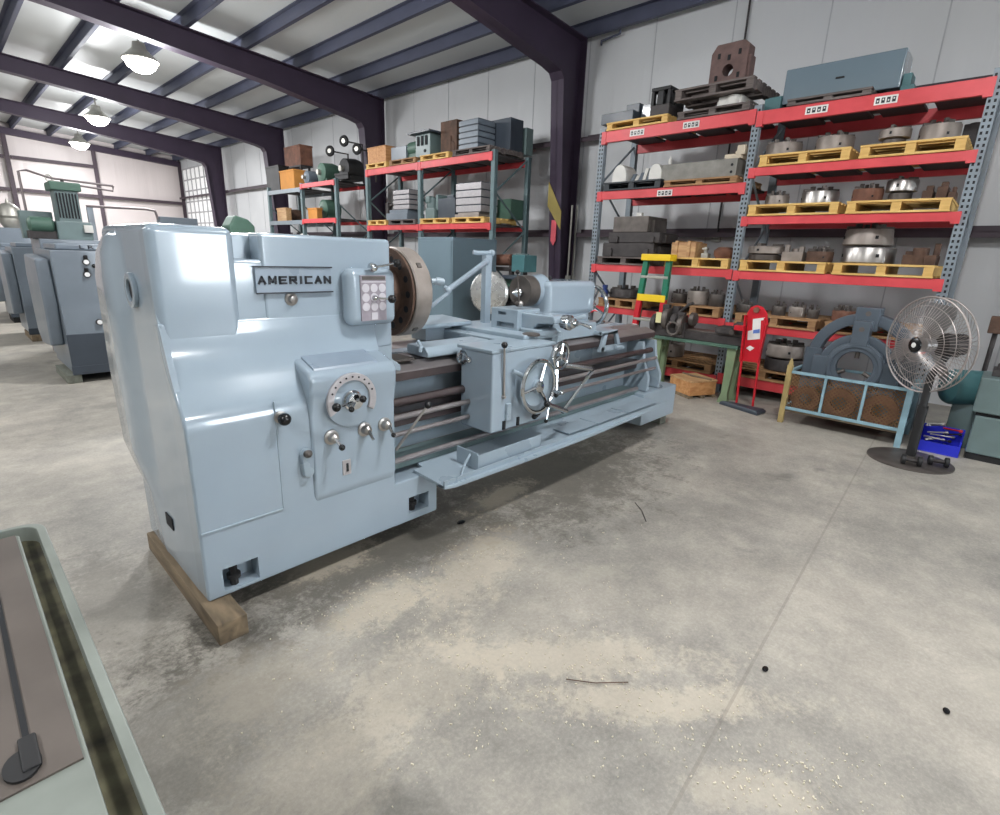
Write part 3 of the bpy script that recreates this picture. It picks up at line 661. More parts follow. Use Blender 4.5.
for pts in ([(3.77, 1.01), (3.82, 1.01), (3.78, .86), (3.72, .86)], [(3.93, 1.02), (3.97, 1.02), (4.05, .86), (4.0, .86)], [(3.72, 1.0), (3.97, 1.0), (3.97, 1.03), (3.72, 1.03)], [(3.73, .86), (4.04, .86), (4.04, .90), (3.73, .90)]): br.prism(pts, 'y', y0, y0 + .03)
br.box(3.72, 3.97, 2.36, 2.62, 1.0, 1.028); br.cyl((3.9, 2.33, .89), (4.02, 2.33, .875), .016)
br.build('bed_stop_bracket', PB, LT, bevel=.004)
for px in (612, 617): MB().ball(ony(px, 329, 2.62), .022).build('stop_screw', M['chrome'], LT)
# upright with the swinging coolant pipe
MB().box(2.87, 2.935, 2.88, 2.93, 1.0, 1.605).build('coolant_post', P, LT, bevel=.006)
j1 = ony(492, 253, 2.9); j2 = ony(448, 290, 2.62); j3 = ony(430, 307, 2.5)
pp = MB().tube([ony(473, 252, 2.96), ony(478, 253, 2.94), j1], .017).ball(j1, .026).build('swivel_pipe', P, LT)
MB().tube([ony(487, 261, 2.88), j2], .019).ball(ony(486, 262, 2.88), .028).ball(j2, .026).build('coolant_pipe', P, LT)
MB().tube([j2 + Vector((0, 0, -.02)), j3], .013).build('nozzle_pipe', P, LT)
MB().cyl(j2, ony(444.5, 287, 2.64), .016).build('shut_off_tap', P, LT)
MB().box(2.12, 2.62, 3.0, 3.1, 1.09, 1.12).build('rear_guard_strip', P, LT, bevel=.004)
MB().cyl(ony(431, 281, 2.5), ony(444, 282, 2.47), .017).cyl(ony(436, 281, 2.49), ony(443, 282, 2.47), .024).build('jaw_stud', PB, ck)
# timbers under the machine
def timber(x0, x1, y0, y1, z1, m, label, group=None):
    return MB().box(x0, x1, y0, y1, 0, z1).thing('timber_block', m, label, 'block', group, bevel=.006)
timber(.548, .668, 2.06, 3.1, .1, M['timber'], 'rough brown timber block under the headstock end of the big lathe')
timber(4.86, 4.98, 2.3, 2.55, .1095, M['timber_g'], 'small grey block under the tailstock end of the big lathe')
timber(4.45, 4.6, 2.7, 3.0, .1095, M['timber_g'], 'grey block under the back of the tailstock pedestal')
# ---------------------------------------------------------------- pallet racks along the right wall
XF, XB = 6.8, 7.66
def yat(px, py, X): return onx(px, py, X).y
def span(px0, px1, py, X):
    a, b = yat(px0, py, X), yat(px1, py, X); return (min(a, b), max(a, b))
def rack(label, ups, bays, m_up, m_beam_of, top, group='pallet racks along the wall', punched=False, deck=True):
    """ups: upright y positions; bays: per bay a list of (z_top, h)"""
    t = empty('pallet_rack', (XF, ups[len(ups) // 2], 0), label, 'rack', group)
    for y in ups:
        for x, back in ((XF, 0), (XB, 1)):
            mb = MB()
            mb.box(x - .012, x + .065, y - .042, y + .042, .008, top)
            mb.box(x - .05, x + .09, y - .07, y + .07, 0, .008)
            if punched and not back:
                mb.mi = 1; z = .1
                while z < top - .04:
                    for dy in (-.02, .02): mb.box(x - .0135, x - .012, y + dy - .009, y + dy + .009, z, z + .026)
                    z += .052
            mb.build('upright', [m_up, M['hole']], t, smooth=False)
        z = .25; k = 0
        while z + .55 < top:
            MB().tube([(XF + .06, y, z if k % 2 == 0 else z + .6), (XB, y, z + .6 if k % 2 == 0 else z)], .016, 6).build('frame_brace', m_up, t)
            z += .6; k += 1
    for bi, lv in enumerate(bays):
        ya, yb = ups[bi] - .042, ups[bi + 1] + .042
        for z, h in lv:
            for x, s in ((XF, -1), (XB, 1)):
                mb = MB(); xa = x - .03 if s < 0 else x + .02
                mb.box(xa, xa + .05, yb, ya, z - h, z)
                bm_ = mb.build('beam', m_beam_of(bi, z), t, bevel=.004)
                if s < 0:
                    for yy in (ya, yb): MB().box(xa - .006, xa + .052, yy - .035, yy + .035, z - h - .02, z - .001).build('beam_connector', m_beam_of(bi, z), bm_)
            if deck:
                n = 4
                for k in range(n):
                    yy = yb + (ya - yb) * (k + .5) / n
                    MB().box(XF + .021, XB + .019, yy - (ya - yb) * .41 / n, yy + (ya - yb) * .41 / n, z - .03, z - .003).build('deck_board', M['iron'], t, smooth=False)
    return t
RED = lambda bi, z: M['red']
rr = rack('tall two-bay red-beamed pallet rack on the right, loaded with lathe chucks', (4.58, 2.51, .48), ([(3.30, .14), (2.53, .11), (1.54, .1), (.94, .09), (.21, .12)], [(3.27, .14), (2.68, .09), (2.15, .09), (1.53, .1), (.9, .09), (.25, .12)]), M['upright'], RED, 3.34, punched=True)
mr = rack('two-bay red-beamed pallet rack behind the chuck, holding slotted angle plates', (10.52, 8.70, 6.71), ([(3.27, .12), (2.15, .1), (1.1, .1)], [(3.27, .12), (2.15, .1), (1.1, .1)]), M['upright_g'], RED, 3.30)
lr = rack('farthest pallet rack on the wall, with grey and red beams and black wheels on top', (15.42, 13.5, 11.83), ([(3.10, .1), (2.32, .1), (1.3, .1)], [(3.17, .1), (2.34, .1), (1.3, .1)]), M['upright_g'], lambda bi, z: M['upright'] if bi == 0 else M['red'], 3.2)
# stickers on the beams of the nearest rack
def sticker(px0, px1, py, z, n=4):
    y0, y1 = span(px0, px1, py, XF - .03); xa = XF - .031
    t = MB().box(xa - .002, xa, y0, y1, z - .105, z - .03).build('beam_label', M['paper'], rr, smooth=False)
    mb = MB(); k = 0; w_ = (y1 - y0) / (n * 1.5 + .5)
    for i in range(n):
        yy = y1 - w_ * (.5 + i * 1.5)
        mb.box(xa - .003, xa - .001, yy - w_, yy, z - .092, z - .045)
        mb.mi = 1; mb.box(xa - .0035, xa - .0025, yy - w_ * .7, yy - w_ * .3, z - .08 + .012 * (i % 2), z - .064 + .01 * (i % 2)); mb.mi = 0
    mb.build('label_print', [M['letter'], M['paper']], t, smooth=False)
sticker(630, 644, 134, 3.30); sticker(683, 699, 127, 3.30); sticker(806, 828, 108, 3.27); sticker(875, 898, 98, 3.27); sticker(657, 672, 195, 2.53)
# ---------------------------------------------------------------- pallets
PAL = 'pallets on the racks'
def pallet(y0, y1, z, m, label, h=.125, x0=6.75, d=.86, group=PAL):
    mb = MB(); n = 3; z += .002; h -= .002
    for k in range(n):
        yy = y0 + (y1 - y0 - .09) * k / (n - 1); mb.box(x0 + .01, x0 + d - .01, yy + .005, yy + .085, z + .02, z + h - .02)
    for k in range(6):
        xx = x0 + (d - .1) * k / 5; mb.box(xx, xx + .1, y0, y1, z + h - .02, z + h)
        if k in (0, 2, 5): mb.box(xx, xx + .1, y0, y1, z, z + .02)
    return mb.thing('pallet', m, label, 'pallet', group, smooth=False)
PH = .125
PT = {}
def P_(key, y0, y1, z, m, label, **k): PT[key] = (y0, y1, z + k.get('h', PH)); pallet(y0, y1, z, M[m], label, **k)
P_('1a', 3.60, 4.50, 3.30, 'pal_y', 'yellow pallet on the left top level of the right rack, under a black cage-like box', h=.1)
P_('1b', 2.60, 3.47, 3.30, 'pal_g', 'weathered grey pallet on the top level beneath another grey pallet', h=.09)
P_('1c', 1.42, 2.20, 3.27, 'pal_g', 'low grey pallet under the big glossy panel on the top level', h=.07)
P_('2a', 3.60, 4.47, 2.53, 'pal_b', 'black plastic pallet with white castings on it, left bay of the right rack', h=.11)
P_('2b', 2.62, 3.55, 2.53, 'pal_n', 'natural wood pallet under the long grey beam', h=.08)
P_('2c', 1.50, 2.40, 2.68, 'pal_y', 'yellow pallet on the second level of the right bay, nearer the middle upright')
P_('2d', .58, 1.42, 2.68, 'pal_y', 'yellow pallet on the second level of the right bay, next to the right-hand upright')
P_('3a', 1.51, 2.44, 2.15, 'pal_y', 'yellow pallet on the third level of the right bay, nearer the middle upright')
P_('3b', .58, 1.44, 2.15, 'pal_y', 'yellow pallet on the third level of the right bay, carrying the two-tier chuck')
P_('4a', 3.62, 4.48, 1.54, 'pal_g', 'dark grey pallet under the tower of dark castings', h=.11)
P_('4b', 2.58, 3.42, 1.54, 'pal_y', 'yellow pallet carrying the small pine box, right of the ladder top')
P_('4c', 1.52, 2.44, 1.53, 'pal_y', 'yellow pallet on the fourth level of the right bay, nearer the middle upright')
P_('4d', .58, 1.45, 1.53, 'pal_y', 'yellow pallet under the tall stack of two big chucks')
P_('5a', 3.75, 4.40, .94, 'pal_n', 'natural wood pallet left of the stepladder, low in the left bay')
P_('5b', 2.60, 3.30, .94, 'pal_n', 'natural wood pallet behind the dark bench lathe')
P_('5c', 1.50, 2.40, .90, 'pal_n', 'natural wood pallet behind the red stand')
P_('5d', .62, 1.42, .90, 'pal_n', 'natural wood pallet behind the large round castings')
P_('6a', 2.60, 3.60, .21, 'pal_n', 'natural wood pallet on the lowest beam, behind the plywood crate')
P_('6b', 1.55, 2.40, .25, 'pal_n', 'natural wood pallet on the lowest beam, left of the wire cage')
P_('m1', 9.72, 10.46, 3.27, 'pal_y', 'pallet under the plywood box on the middle rack', h=.1)
P_('m2', 8.76, 9.62, 3.27, 'pal_n', 'pallet under the grey gearbox on top of the middle rack', h=.1)
P_('m3', 7.80, 8.62, 3.27, 'pal_y', 'pallet under the flat-topped grey machine on the middle rack', h=.1)
P_('m4', 6.76, 7.70, 3.27, 'pal_g', 'greyish pallet under the stacked angle plates on top of the middle rack', h=.1)
P_('m5', 9.78, 10.46, 2.15, 'pal_y', 'leftmost pallet on the lower visible level of the middle rack', h=.1)
P_('m6', 8.78, 9.70, 2.15, 'pal_g', 'grey pallet under the left stack of slotted plates', h=.1)
P_('m7', 7.78, 8.64, 2.15, 'pal_y', 'yellow pallet under the dark box on the middle rack', h=.1)
P_('m8', 6.86, 7.70, 2.15, 'pal_y', 'yellow pallet under the pale stack of slotted plates', h=.1)
# ---------------------------------------------------------------- chucks and castings
CHG = 'lathe chucks stored on the racks'
def chuck_thing(px0, px1, py, z, h, label, m='steel_w', X=7.12, jaws=4, taper=1.0, hub=.55, group=CHG, rot=.5, jh=.03):
    y0, y1 = span(px0, px1, py, X); y, r = (y0 + y1) / 2, (y1 - y0) / 2
    r = min(r, .40); X = max(X, 6.78 + r) if r < .4 else 7.2
    t = empty('lathe_chuck', (X, y, z), label, 'chuck', group)
    b = MB().rev([(0, r * .93), (.012, r), (h * .82, r * taper), (h * .9, r * taper * .97), (h * .9, r * .3), (h * .86, r * .28)], (X, y, z), (0, 0, 1), 40).build('chuck_body', M[m], t)
    for k in range(jaws):
        a = rot + 2 * PI * k / jaws; T = Matrix.Translation((X, y, z)) @ Matrix.Rotation(a, 4, 'Z')
        j = MB(); j.T = T; j.box(r * .35, r * .95, -r * .1, r * .1, h * .86, h * .9 + jh); j.box(r * .35, r * .6, -r * .1, r * .1, h * .9, h * .9 + jh * 1.9)
        j.build('chuck_jaw', M['steel_d'], t, bevel=.003)
        s = MB(); s.T = T; s.box(r * .985, r * 1.012, -r * .06, r * .06, h * .35, h * .35 + r * .14); s.build('key_socket', M['hole'], t, smooth=False)
    return t
def two_tier(px0, px1, py, z, h, label, m='steel_w', X=7.12, k=.75):
    y0, y1 = span(px0, px1, py, X); y, r = (y0 + y1) / 2, (y1 - y0) / 2
    t = empty('lathe_chuck', (X, y, z), label, 'chuck', CHG)
    MB().rev([(0, r * k * .9), (.01, r * k), (h * .4, r * k), (h * .45, r * .7 * k)], (X, y, z), (0, 0, 1), 36).build('back_plate', M['steel_d'], t)
    MB().rev([(h * .42, r * .6), (h * .5, r), (h * .95, r), (h, r * .95), (h, r * .25), (h * .96, r * .2)], (X, y, z), (0, 0, 1), 36).build('chuck_body', M[m], t)
    for q in range(3):
        T = Matrix.Translation((X, y, z)) @ Matrix.Rotation(.9 + 2 * PI * q / 3, 4, 'Z'); j = MB(); j.T = T
        j.box(r * .3, r * .9, -r * .1, r * .1, h * .97, h + .03); j.build('chuck_jaw', M['steel_d'], t, bevel=.003)
        j = MB(); j.T = T; j.box(r * .98, r * 1.012, -r * .07, r * .07, h * .65, h * .8); j.build('key_socket', M['hole'], t, smooth=False)
    return t
def casting(name, label, cat, pieces, m, group=None, bevel=.008):
    """one solid casting from overlapping lumps: ('b', x0,x1,y0,y1,z0,z1) or ('c', p, q, r)"""
    mb = MB()
    for p in pieces:
        if p[0] == 'b': mb.box(*p[1:])
        else: mb.cyl(*p[1:], n=20)
    return mb.thing(name, M[m] if isinstance(m, str) else m, label, cat, group, bevel=bevel)
z2, z3, z4, z5, z6 = 2.68 + PH, 2.15 + PH, 1.53 + PH, .90 + PH, .25 + PH
chuck_thing(768, 803, 142, z2, .17, 'pale round chuck on the second level, just right of the middle upright', X=7.12)
chuck_thing(817, 855, 140, z2, .19, 'broad pale chuck on the second level of the right bay, second from the middle upright', X=7.15)
two_tier(879, 911, 137, z2, .17, 'stepped narrow chuck on the second level, above the two-tier chuck', X=7.05)
chuck_thing(919, 961, 134, z2, .19, 'large pale chuck at the right end of the second level', X=7.12)
casting('jaw_casting', 'dark block at the far right of the second level, beside the large pale chuck', 'casting', [('b', 7.3, 7.5, .54, .68, z2, z2 + .2), ('c', (7.4, .60, z2), (7.4, .60, z2 + .22), .05)], 'iron')
chuck_thing(767, 790, 193, z3, .13, 'small dull chuck on the third level next to the middle upright', X=7.08, m='steel_w')
chuck_thing(803, 840, 192, z3, .16, 'wide bright chuck in the middle of the third level of the right bay', X=7.12, m='steel')
chuck_thing(853, 884, 192, z3, .16, 'brownish chuck on the third level, left of the two-tier chuck', m='rust_lt', X=7.1)
two_tier(886, 918, 189, z3, .22, 'bright two-tier chuck on the third level of the right bay', m='steel')
for k, (a, b_, hh) in enumerate(((923, 934, .1), (937, 948, .13), (949, 957, .08))):
    y0, y1 = span(a, b_, 195, 7.1)
    casting('chuck_jaw_block', ('low rusty jaw block right of the two-tier chuck', 'taller rusty jaw block, middle of the three at the right end of the third level', 'rusty jaw block closest to the right-hand upright on the third level')[k], 'jaw', [('b', 7.0, 7.22, y0, y1, z3, z3 + hh), ('b', 7.06, 7.14, y0 + .01, y1 - .02, z3, z3 + hh + .05)], 'rust', 'rusty jaw blocks on the third level')
two_tier(749, 784, 250, z4, .17, 'domed worn chuck on the fourth level beside the middle upright', X=7.1, k=.9)
y0, y1 = span(785, 806, 250, 7.05)
casting('jaw_casting', 'square grey jaw casting with lugs on the fourth level', 'casting', [('b', 6.95, 7.2, y0, y1, z4, z4 + .11), ('b', 7.0, 7.06, y0 + .01, y0 + .06, z4, z4 + .17), ('b', 7.0, 7.06, y1 - .06, y1 - .01, z4, z4 + .19), ('c', (7.1, (y0 + y1) / 2, z4), (7.1, (y0 + y1) / 2, z4 + .15), .05)], 'steel_w')
chuck_thing(807, 834, 253, z4, .13, 'brownish chuck on the fourth level, left of the tall stack', X=7.05, m='rust')
chuck_thing(842, 896, 255, z4, .185, 'lower big chuck of the tall two-chuck stack', X=7.14, m='steel', jaws=4, jh=.005)
chuck_thing(844, 895, 236, z4 + .187, .19, 'upper big chuck of the tall two-chuck stack', X=7.14, taper=.93)
y0, y1 = span(904, 938, 256, 7.05)
casting('jaw_casting', 'brown lugged casting right of the tall stack, fourth level', 'casting', [('b', 6.95, 7.3, y0, y1, z4, z4 + .1), ('c', (7.0, (y0 + y1) / 2, z4), (7.0, (y0 + y1) / 2, z4 + .17), .07), ('b', 7.1, 7.2, y0, y0 + .05, z4, z4 + .22), ('b', 7.1, 7.2, y1 - .08, y1, z4, z4 + .14)], 'rust')
for k, (a, b_, m, hh, lab) in enumerate(((736, 752, 'steel_d', .11, 'dull chuck behind the left edge of the red stand'), (772, 786, 'steel_d', .12, 'grey chuck just right of the red stand top'), (789, 806, 'steel_w', .13, 'pale yellowish chuck right of the red stand, fifth level'), (807, 820, 'steel_d', .11, 'small dark chuck on the fifth level, third from the red stand'))):
    chuck_thing(a, b_, 310, z5, hh, lab, X=7.0, m=m, jaws=3)
chuck_thing(832, 856, 314, z5, .13, 'brown chuck behind the top of the big round casting', X=7.0, m='rust_lt')
chuck_thing(766, 804, 358, z6, .16, 'lower dark chuck of the pair left of the wire cage', X=7.0, m='iron', jh=.004)
chuck_thing(767, 804, 350, z6 + .162, .17, 'upper grey chuck of the pair left of the wire cage', X=7.0)
chuck_thing(688, 708, 298, .94 + PH, .2, 'tall steel chuck above the dark bench lathe', X=7.0, m='steel_w', jaws=3)
chuck_thing(709, 724, 300, .94 + PH, .17, 'dark round chuck left of the middle upright, above the bench lathe', X=7.0, m='steel_d', jaws=3)
chuck_thing(672, 687, 297, .94 + PH, .14, 'dull chuck just right of the stepladder', X=7.05, m='steel_d', jaws=3)
chuck_thing(658, 684, 345, .21 + PH, .2, 'grey chuck on the lowest level, under the bench lathe', X=7.0, m='steel_w')
chuck_thing(612, 640, 296, .94 + PH, .14, 'dark flat chuck left of the stepladder legs', X=7.1, m='iron', jaws=3)
MB().rev([(0, .05), (.1, .05), (.11, .03), (.14, .03), (.14, .04), (.18, .04)], (6.85, 4.36, .94 + PH), (0, 0, 1), 20).thing('solvent_can', M['bluehy'], 'small bright blue can at the left end of the low level', 'can')
# tower of dark castings
z = 1.54 + .11
def slab(px0, px1, py, z, h, label, m='iron', X=7.05, lug=True, r=.12):
    y0, y1 = span(px0, px1, py, X)
    pc = [('b', X - .25, X + .28, y0 + .05, y1 - .05, z, z + h), ('b', X - .16, X + .2, y0, y1, z, z + h * .8)]
    if lug: pc += [('c', (X - .1, (y0 + y1) / 2, z), (X - .1, (y0 + y1) / 2, z + h), r), ('b', X - .28, X - .2, y0 + .12, y0 + .2, z, z + h * .6), ('b', X - .28, X - .2, y1 - .22, y1 - .14, z, z + h * .6)]
    return casting('machine_casting', label, 'casting', pc, m, 'tower of dark castings', .012)
slab(609, 666, 247, z, .19, 'bottom casting of the dark tower behind the ladder top'); slab(615, 672, 236, z + .19, .14, 'wide middle casting of the dark tower', 'iron'); 
slab(620, 661, 220, z + .33, .21, 'top casting of the dark tower, paler than the ones below', 'steel_d', lug=False)
a = onx(641, 209, 7.0); MB().box(6.96, 7.02, a.y - .04, a.y + .04, z + .54, z + .60).thing('tag_block', M['foam'], 'small pale block on top of the dark casting tower', 'block', bevel=.004)
# small wooden box with two straps, and rusty parts beside it
y0, y1 = span(667, 699, 247, 7.0); y1 = min(y1, 3.41); zz = 1.54 + PH
bx = empty('wooden_box', (7.05, (y0 + y1) / 2, zz), 'small pine box with two battens on the yellow pallet', 'box')
MB().box(6.9, 7.25, y0, y1, zz, zz + .19).build('box_body', M['ply2'], bx, bevel=.004)
for yy in (y0 + .07, y1 - .09): MB().box(6.885, 7.26, yy, yy + .04, zz, zz + .21).build('batten', M['ply2'], bx, bevel=.003)
MB().rev([(0, .1), (.05, .13), (.1, .13), (.14, .08)], (7.05, yat(725, 250, 7.05), zz), (0, 0, 1), 24).thing('gear_blank', M['rust_lt'], 'rusty round part beside the middle upright, fourth level', 'casting')
casting('valve_part', 'small grey valve-like part right of the pine box', 'casting', [('b', 6.95, 7.05, yat(710, 250, 7), yat(703, 250, 7), zz, zz + .06), ('c', (7.0, yat(706, 250, 7), zz), (7.0, yat(706, 250, 7), zz + .14), .025), ('b', 6.96, 7.04, yat(708, 250, 7), yat(703, 250, 7), zz + .1, zz + .13)], 'galv')
# ---- top of the right rack
z = 3.30 + .1
y0, y1 = span(609, 640, 114, 6.98)
casting('machine_casting', 'flat dark grey casting at the left end of the top level', 'casting', [('b', 6.8, 7.2, y0, y1, z, z + .13), ('b', 6.95, 7.2, y0 + .0, y0 + .2, z + .1, z + .24)], 'paint_dk')
y0, y1 = span(643, 656, 112, 7.05); casting('grey_block', 'pale grey block beside the black cage-like box', 'block', [('b', 7.0, 7.25, y0, y1, z, z + .22), ('b', 6.98, 7.1, y0 + .01, y1 - .01, z, z + .12)], 'paint_md')
y0, y1 = span(657, 683, 100, 6.95); y0 = max(y0, 3.62)
lb = empty('gear_housing', (7.0, (y0 + y1) / 2, z), 'black open-fronted housing standing up on the yellow top-level pallet', 'casting')
MB().box(6.80, 7.2, y0 - .0, y1, z, z + .13).build('plinth', M['iron'], lb, bevel=.006)
for yy in (y0, y0 + .13, y1 - .17, y1 - .04): MB().box(6.80, 6.86, yy, yy + .04, z + .13, z + .29).build('pillar', M['blackm'], lb, bevel=.004)
MB().box(6.95, 7.2, y0, y1, z + .13, z + .29).build('back_wall', M['blackm'], lb, bevel=.004)
MB().box(6.79, 7.21, y0, y1, z + .29, z + .33).build('top_rail', M['blackm'], lb, bevel=.006)
z = 3.30 + .09
y0, y1 = span(714, 745, 100, 6.95)
casting('white_casting', 'white lumpy casting squeezed between the two grey pallets', 'casting', [('b', 6.85, 7.4, y0, y1 - .1, z, z + .115), ('c', (6.9, y0 + .1, z), (6.9, y0 + .1, z + .116), .09), ('c', (6.95, y1 - .12, z), (6.95, y1 - .12, z + .09), .07)], 'foam')
pallet(2.58, 3.52, z + .117, M['pal_g'], 'upper weathered grey pallet carrying the rusty angle block', h=.13, x0=6.72, d=.9)
z = z + .117 + .13
y0, y1 = span(711, 747, 80, 7.0)
ab = empty('angle_block', (7.05, (y0 + y1) / 2, z), 'tall rust-brown casting with a round hole on top of the right rack', 'casting')
yc = (y0 + y1) / 2; hh = .46
cut = MB().cyl((6.7, yc, z + .17), (7.6, yc, z + .17), .065)
MB().prism([(y0, z), (y1, z), (y1, z + hh - .09), (y1 - .06, z + hh), (y0 + .06, z + hh), (y0, z + hh - .05)], 'x', 6.93, 7.12).build('block_body', M['rust_p'], ab, bevel=.012, cut=cut)
for dy, dz in ((-.12, .34), (.12, .33), (0, .30), (-.13, .1), (.13, .1)): MB().box(6.922, 6.935, yc + dy - .015, yc + dy + .015, z + dz - .025, z + dz + .03).build('slot', M['hole'], ab, smooth=False)
MB().box(6.95, 7.1, y0 - .03, y0 + .02, z, z + .3).build('side_flange', M['rust_p'], ab, bevel=.008)
# glossy panel cabinet
z = 3.27 + .07
pA, pB = onx(783, 98, 6.95), onx(901, 83, 6.95)
pt_ = empty('machine_cover', (7.0, (pA.y + pB.y) / 2, z), 'big glossy blue-grey sheet-metal cover on top of the right rack', 'cover')
MB().box(6.93, 7.3, pB.y, pA.y, z, z + .345).build('cover_panel', M['panelg'], pt_, bevel=.012, seg=3)
MB().box(6.915, 6.93, (pA.y + pB.y) / 2 - .04, (pA.y + pB.y) / 2 + .04, z + .17, z + .185).build('pull_handle', M['blackm'], pt_, bevel=.003)
y0, y1 = span(768, 784, 101, 7.0); casting('teal_box', 'small teal box left of the glossy cover on the top level', 'box', [('b', 6.9, 7.2, max(y0, 2.23), y1, 3.27, 3.42), ('b', 6.95, 7.15, max(y0, 2.25), y1 - .02, 3.42, 3.44)], 'teal')
y0, y1 = span(902, 916, 86, 7.0); casting('teal_bracket', 'small teal bracket at the right end of the glossy cover', 'bracket', [('b', 6.93, 7.2, y0, y1, 3.27, 3.35), ('b', 6.95, 7.15, y0 + .04, y1, 3.35, 3.46)], 'teal')
# ---- second level, left bay
z = 2.53 + .11
for k, (a, b_, t_, lab) in enumerate(((618, 632, 166, 'rounded white casting at the left end of the black pallet'), (654, 667, 165, 'big white curved casting at the right end of the black pallet'))):
    y0, y1 = span(a, b_, 174, 7.0); h_ = onx((a + b_) / 2, t_, 7.0).z - z
    yc = (y0 + y1) / 2; r = (y1 - y0) / 2
    MB().prism([(yc + r * math.cos(q * PI / 10), z + h_ * (.35 + .65 * math.sin(q * PI / 10))) for q in range(11)] + [(yc - r, z), (yc + r, z)], 'x', 6.85, 7.15).thing('white_casting', M['foam'], lab, 'casting', bevel=.015)
for k, a in enumerate((634, 638, 642, 646, 650)):
    y0, y1 = span(a, a + 3.2, 174, 7.0)
    hh_ = (.10, .08, .11, .16, .14)[k]
    MB().prism([(6.9, z), (7.2, z), (7.22, z + hh_), (6.98, z + hh_ + .02)], 'y', y0, y1).thing('guide_plate', M['foam'] if k % 2 else M['paint_md'], ('first small grey plate', 'second, whiter small plate', 'third small grey plate', 'tall white leaning plate', 'last small grey plate')[k] + ' in the row between the white castings', 'plate', 'small plates on the black pallet', bevel=.004)
z = 2.53 + .08
y0, y1 = span(664, 738, 172, 6.92); y0 = max(y0, 2.6)
lbm = empty('slotted_beam', (7.05, (y0 + y1) / 2, z), 'long grey weathered beam with end holes on the natural wood pallet', 'beam')
MB().box(6.86, 7.2, y0, y1, z, z + .21).build('beam_body', M['conc'], lbm, bevel=.006)
for dz in (.06, .14): MB().cyl((6.858, y0 + .06, z + dz), (6.87, y0 + .06, z + dz), .016).build('bolt_hole', M['hole'], lbm)
a = onx(734, 158, 6.95)
casting('hooked_casting', 'cream hook-shaped casting lying on the right end of the grey beam', 'casting', [('b', 6.9, 7.1, a.y - .10, a.y + .10, z + .211, z + .27), ('b', 6.9, 7.0, a.y - .14, a.y - .04, z + .25, z + .36), ('c', (6.95, a.y - .06, z + .211), (6.95, a.y - .06, z + .3), .05)], mat('cream_casting', (206, 192, 170), .6), bevel=.014)
a = onx(667.5, 167, 6.95); MB().rev([(0, .022), (.07, .022), (.09, .01), (.11, .01)], (6.95, a.y - .03, z + .211), (0, 0, 1), 16).thing('small_bottle', M['foam'], 'little white bottle standing on the left end of the grey beam', 'bottle')
# ---------------------------------------------------------------- middle rack loads
def slot_stack(px0, px1, py, z, n, h, label, m, X=6.95, d=.45, group='slotted angle plates on the middle rack'):
    y0, y1 = span(px0, px1, py, X)
    t = empty('slotted_plate_stack', (X + d / 2 - .1, (y0 + y1) / 2, z), label, 'angle plate', group)
    MB().box(X - .08, X + d, y0 + .01, y1 - .01, z, z + h).build('core', M['paint_dk'], t)
    for k in range(n):
        a = z + h * k / n
        MB().box(X - .1, X + d + .02, y0, y1, a + .008, a + h / n - .012).build('slotted_face', M[m], t, bevel=.004)
    return t
z = 3.37
y0, y1 = span(362, 392, 158, 6.95); bb = empty('plywood_box', (7.1, (y0 + y1) / 2, z), 'plain plywood box on top of the middle rack, left end', 'box')
MB().box(6.8, 7.35, max(y0, 9.73), min(y1, 10.45), z, z + .30).build('box_body', M['ply'], bb, bevel=.004); MB().box(6.79, 7.36, max(y0, 9.72), min(y1, 10.46), z + .30, z + .32).build('box_lid', M['ply'], bb, bevel=.003)
y0, y1 = span(395, 418, 155, 6.95)
gb = empty('gearbox_unit', (7.05, (y0 + y1) / 2, z), 'pale grey gearbox with a dark green motor on the middle rack', 'gearbox')
MB().box(6.85, 7.2, y0 + .25, y1, z, z + .26).build('housing', M['paint_md'], gb, bevel=.012)
MB().cyl((7.0, y0 + .27, z + .2), (7.0, y0 - .02, z + .2), .13, n=24).build('motor', M['green_mach'], gb, bevel=.01); MB().box(6.9, 7.1, y0, y0 + .26, z, z + .1).build('motor_foot', M['green_mach'], gb)
y0, y1 = span(418, 436, 145, 6.95)
gm = empty('tool_grinder', (7.05, (y0 + y1) / 2, z), 'grey machine with a flat overhanging top plate, top of the middle rack', 'machine')
MB().box(6.85, 7.2, y0 + .05, y1 - .05, z, z + .40).build('body', M['paint_gr'], gm, bevel=.01)
MB().box(6.75, 7.3, y0 - .05, y1 + .08, z + .40, z + .43).build('top_plate', M['paint_dk'], gm, bevel=.005)
for k in range(3): MB().box(6.835, 6.85, y0 + .13 + k * .12, y0 + .19 + k * .12, z + .2, z + .36).build('louvre', M['hole'], gm, smooth=False)
MB().cyl((6.84, y0 + .2, z + .1), (6.85, y0 + .2, z + .1), .03).build('eye_hole', M['hole'], gm)
y0, y1 = span(443, 463, 138, 7.05)
casting('machine_casting', 'dark rust-stained block casting left of the angle plates on the middle rack', 'casting', [('b', 6.95, 7.45, y0 + .06, y1 - .05, z, z + .56), ('b', 6.93, 7.0, y0 + .2, y1 - .25, z, z + .3), ('c', (6.94, y0 + .2, z + .12), (7.0, y0 + .2, z + .12), .1)], 'rust')
slot_stack(463, 482, 138, z, 5, .48, 'tall stack of five slotted grey plates on top of the middle rack', 'paint_md', d=.3)
y0, y1 = span(487, 504, 138, 7.0)
cut = MB().cyl((7.2, 5.5, z + .3), (7.2, 9, z + .3), .09)
MB().box(7.29, 7.62, 6.80, 7.45, z, z + .52).thing('angle_plate', M['paint_dk'], 'dark holed angle plate behind the five-plate stack', 'angle plate', bevel=.008, cut=cut)
cut = MB().cyl((7.0, 6.98, z + .2), (7.9, 6.98, z + .2), .06)
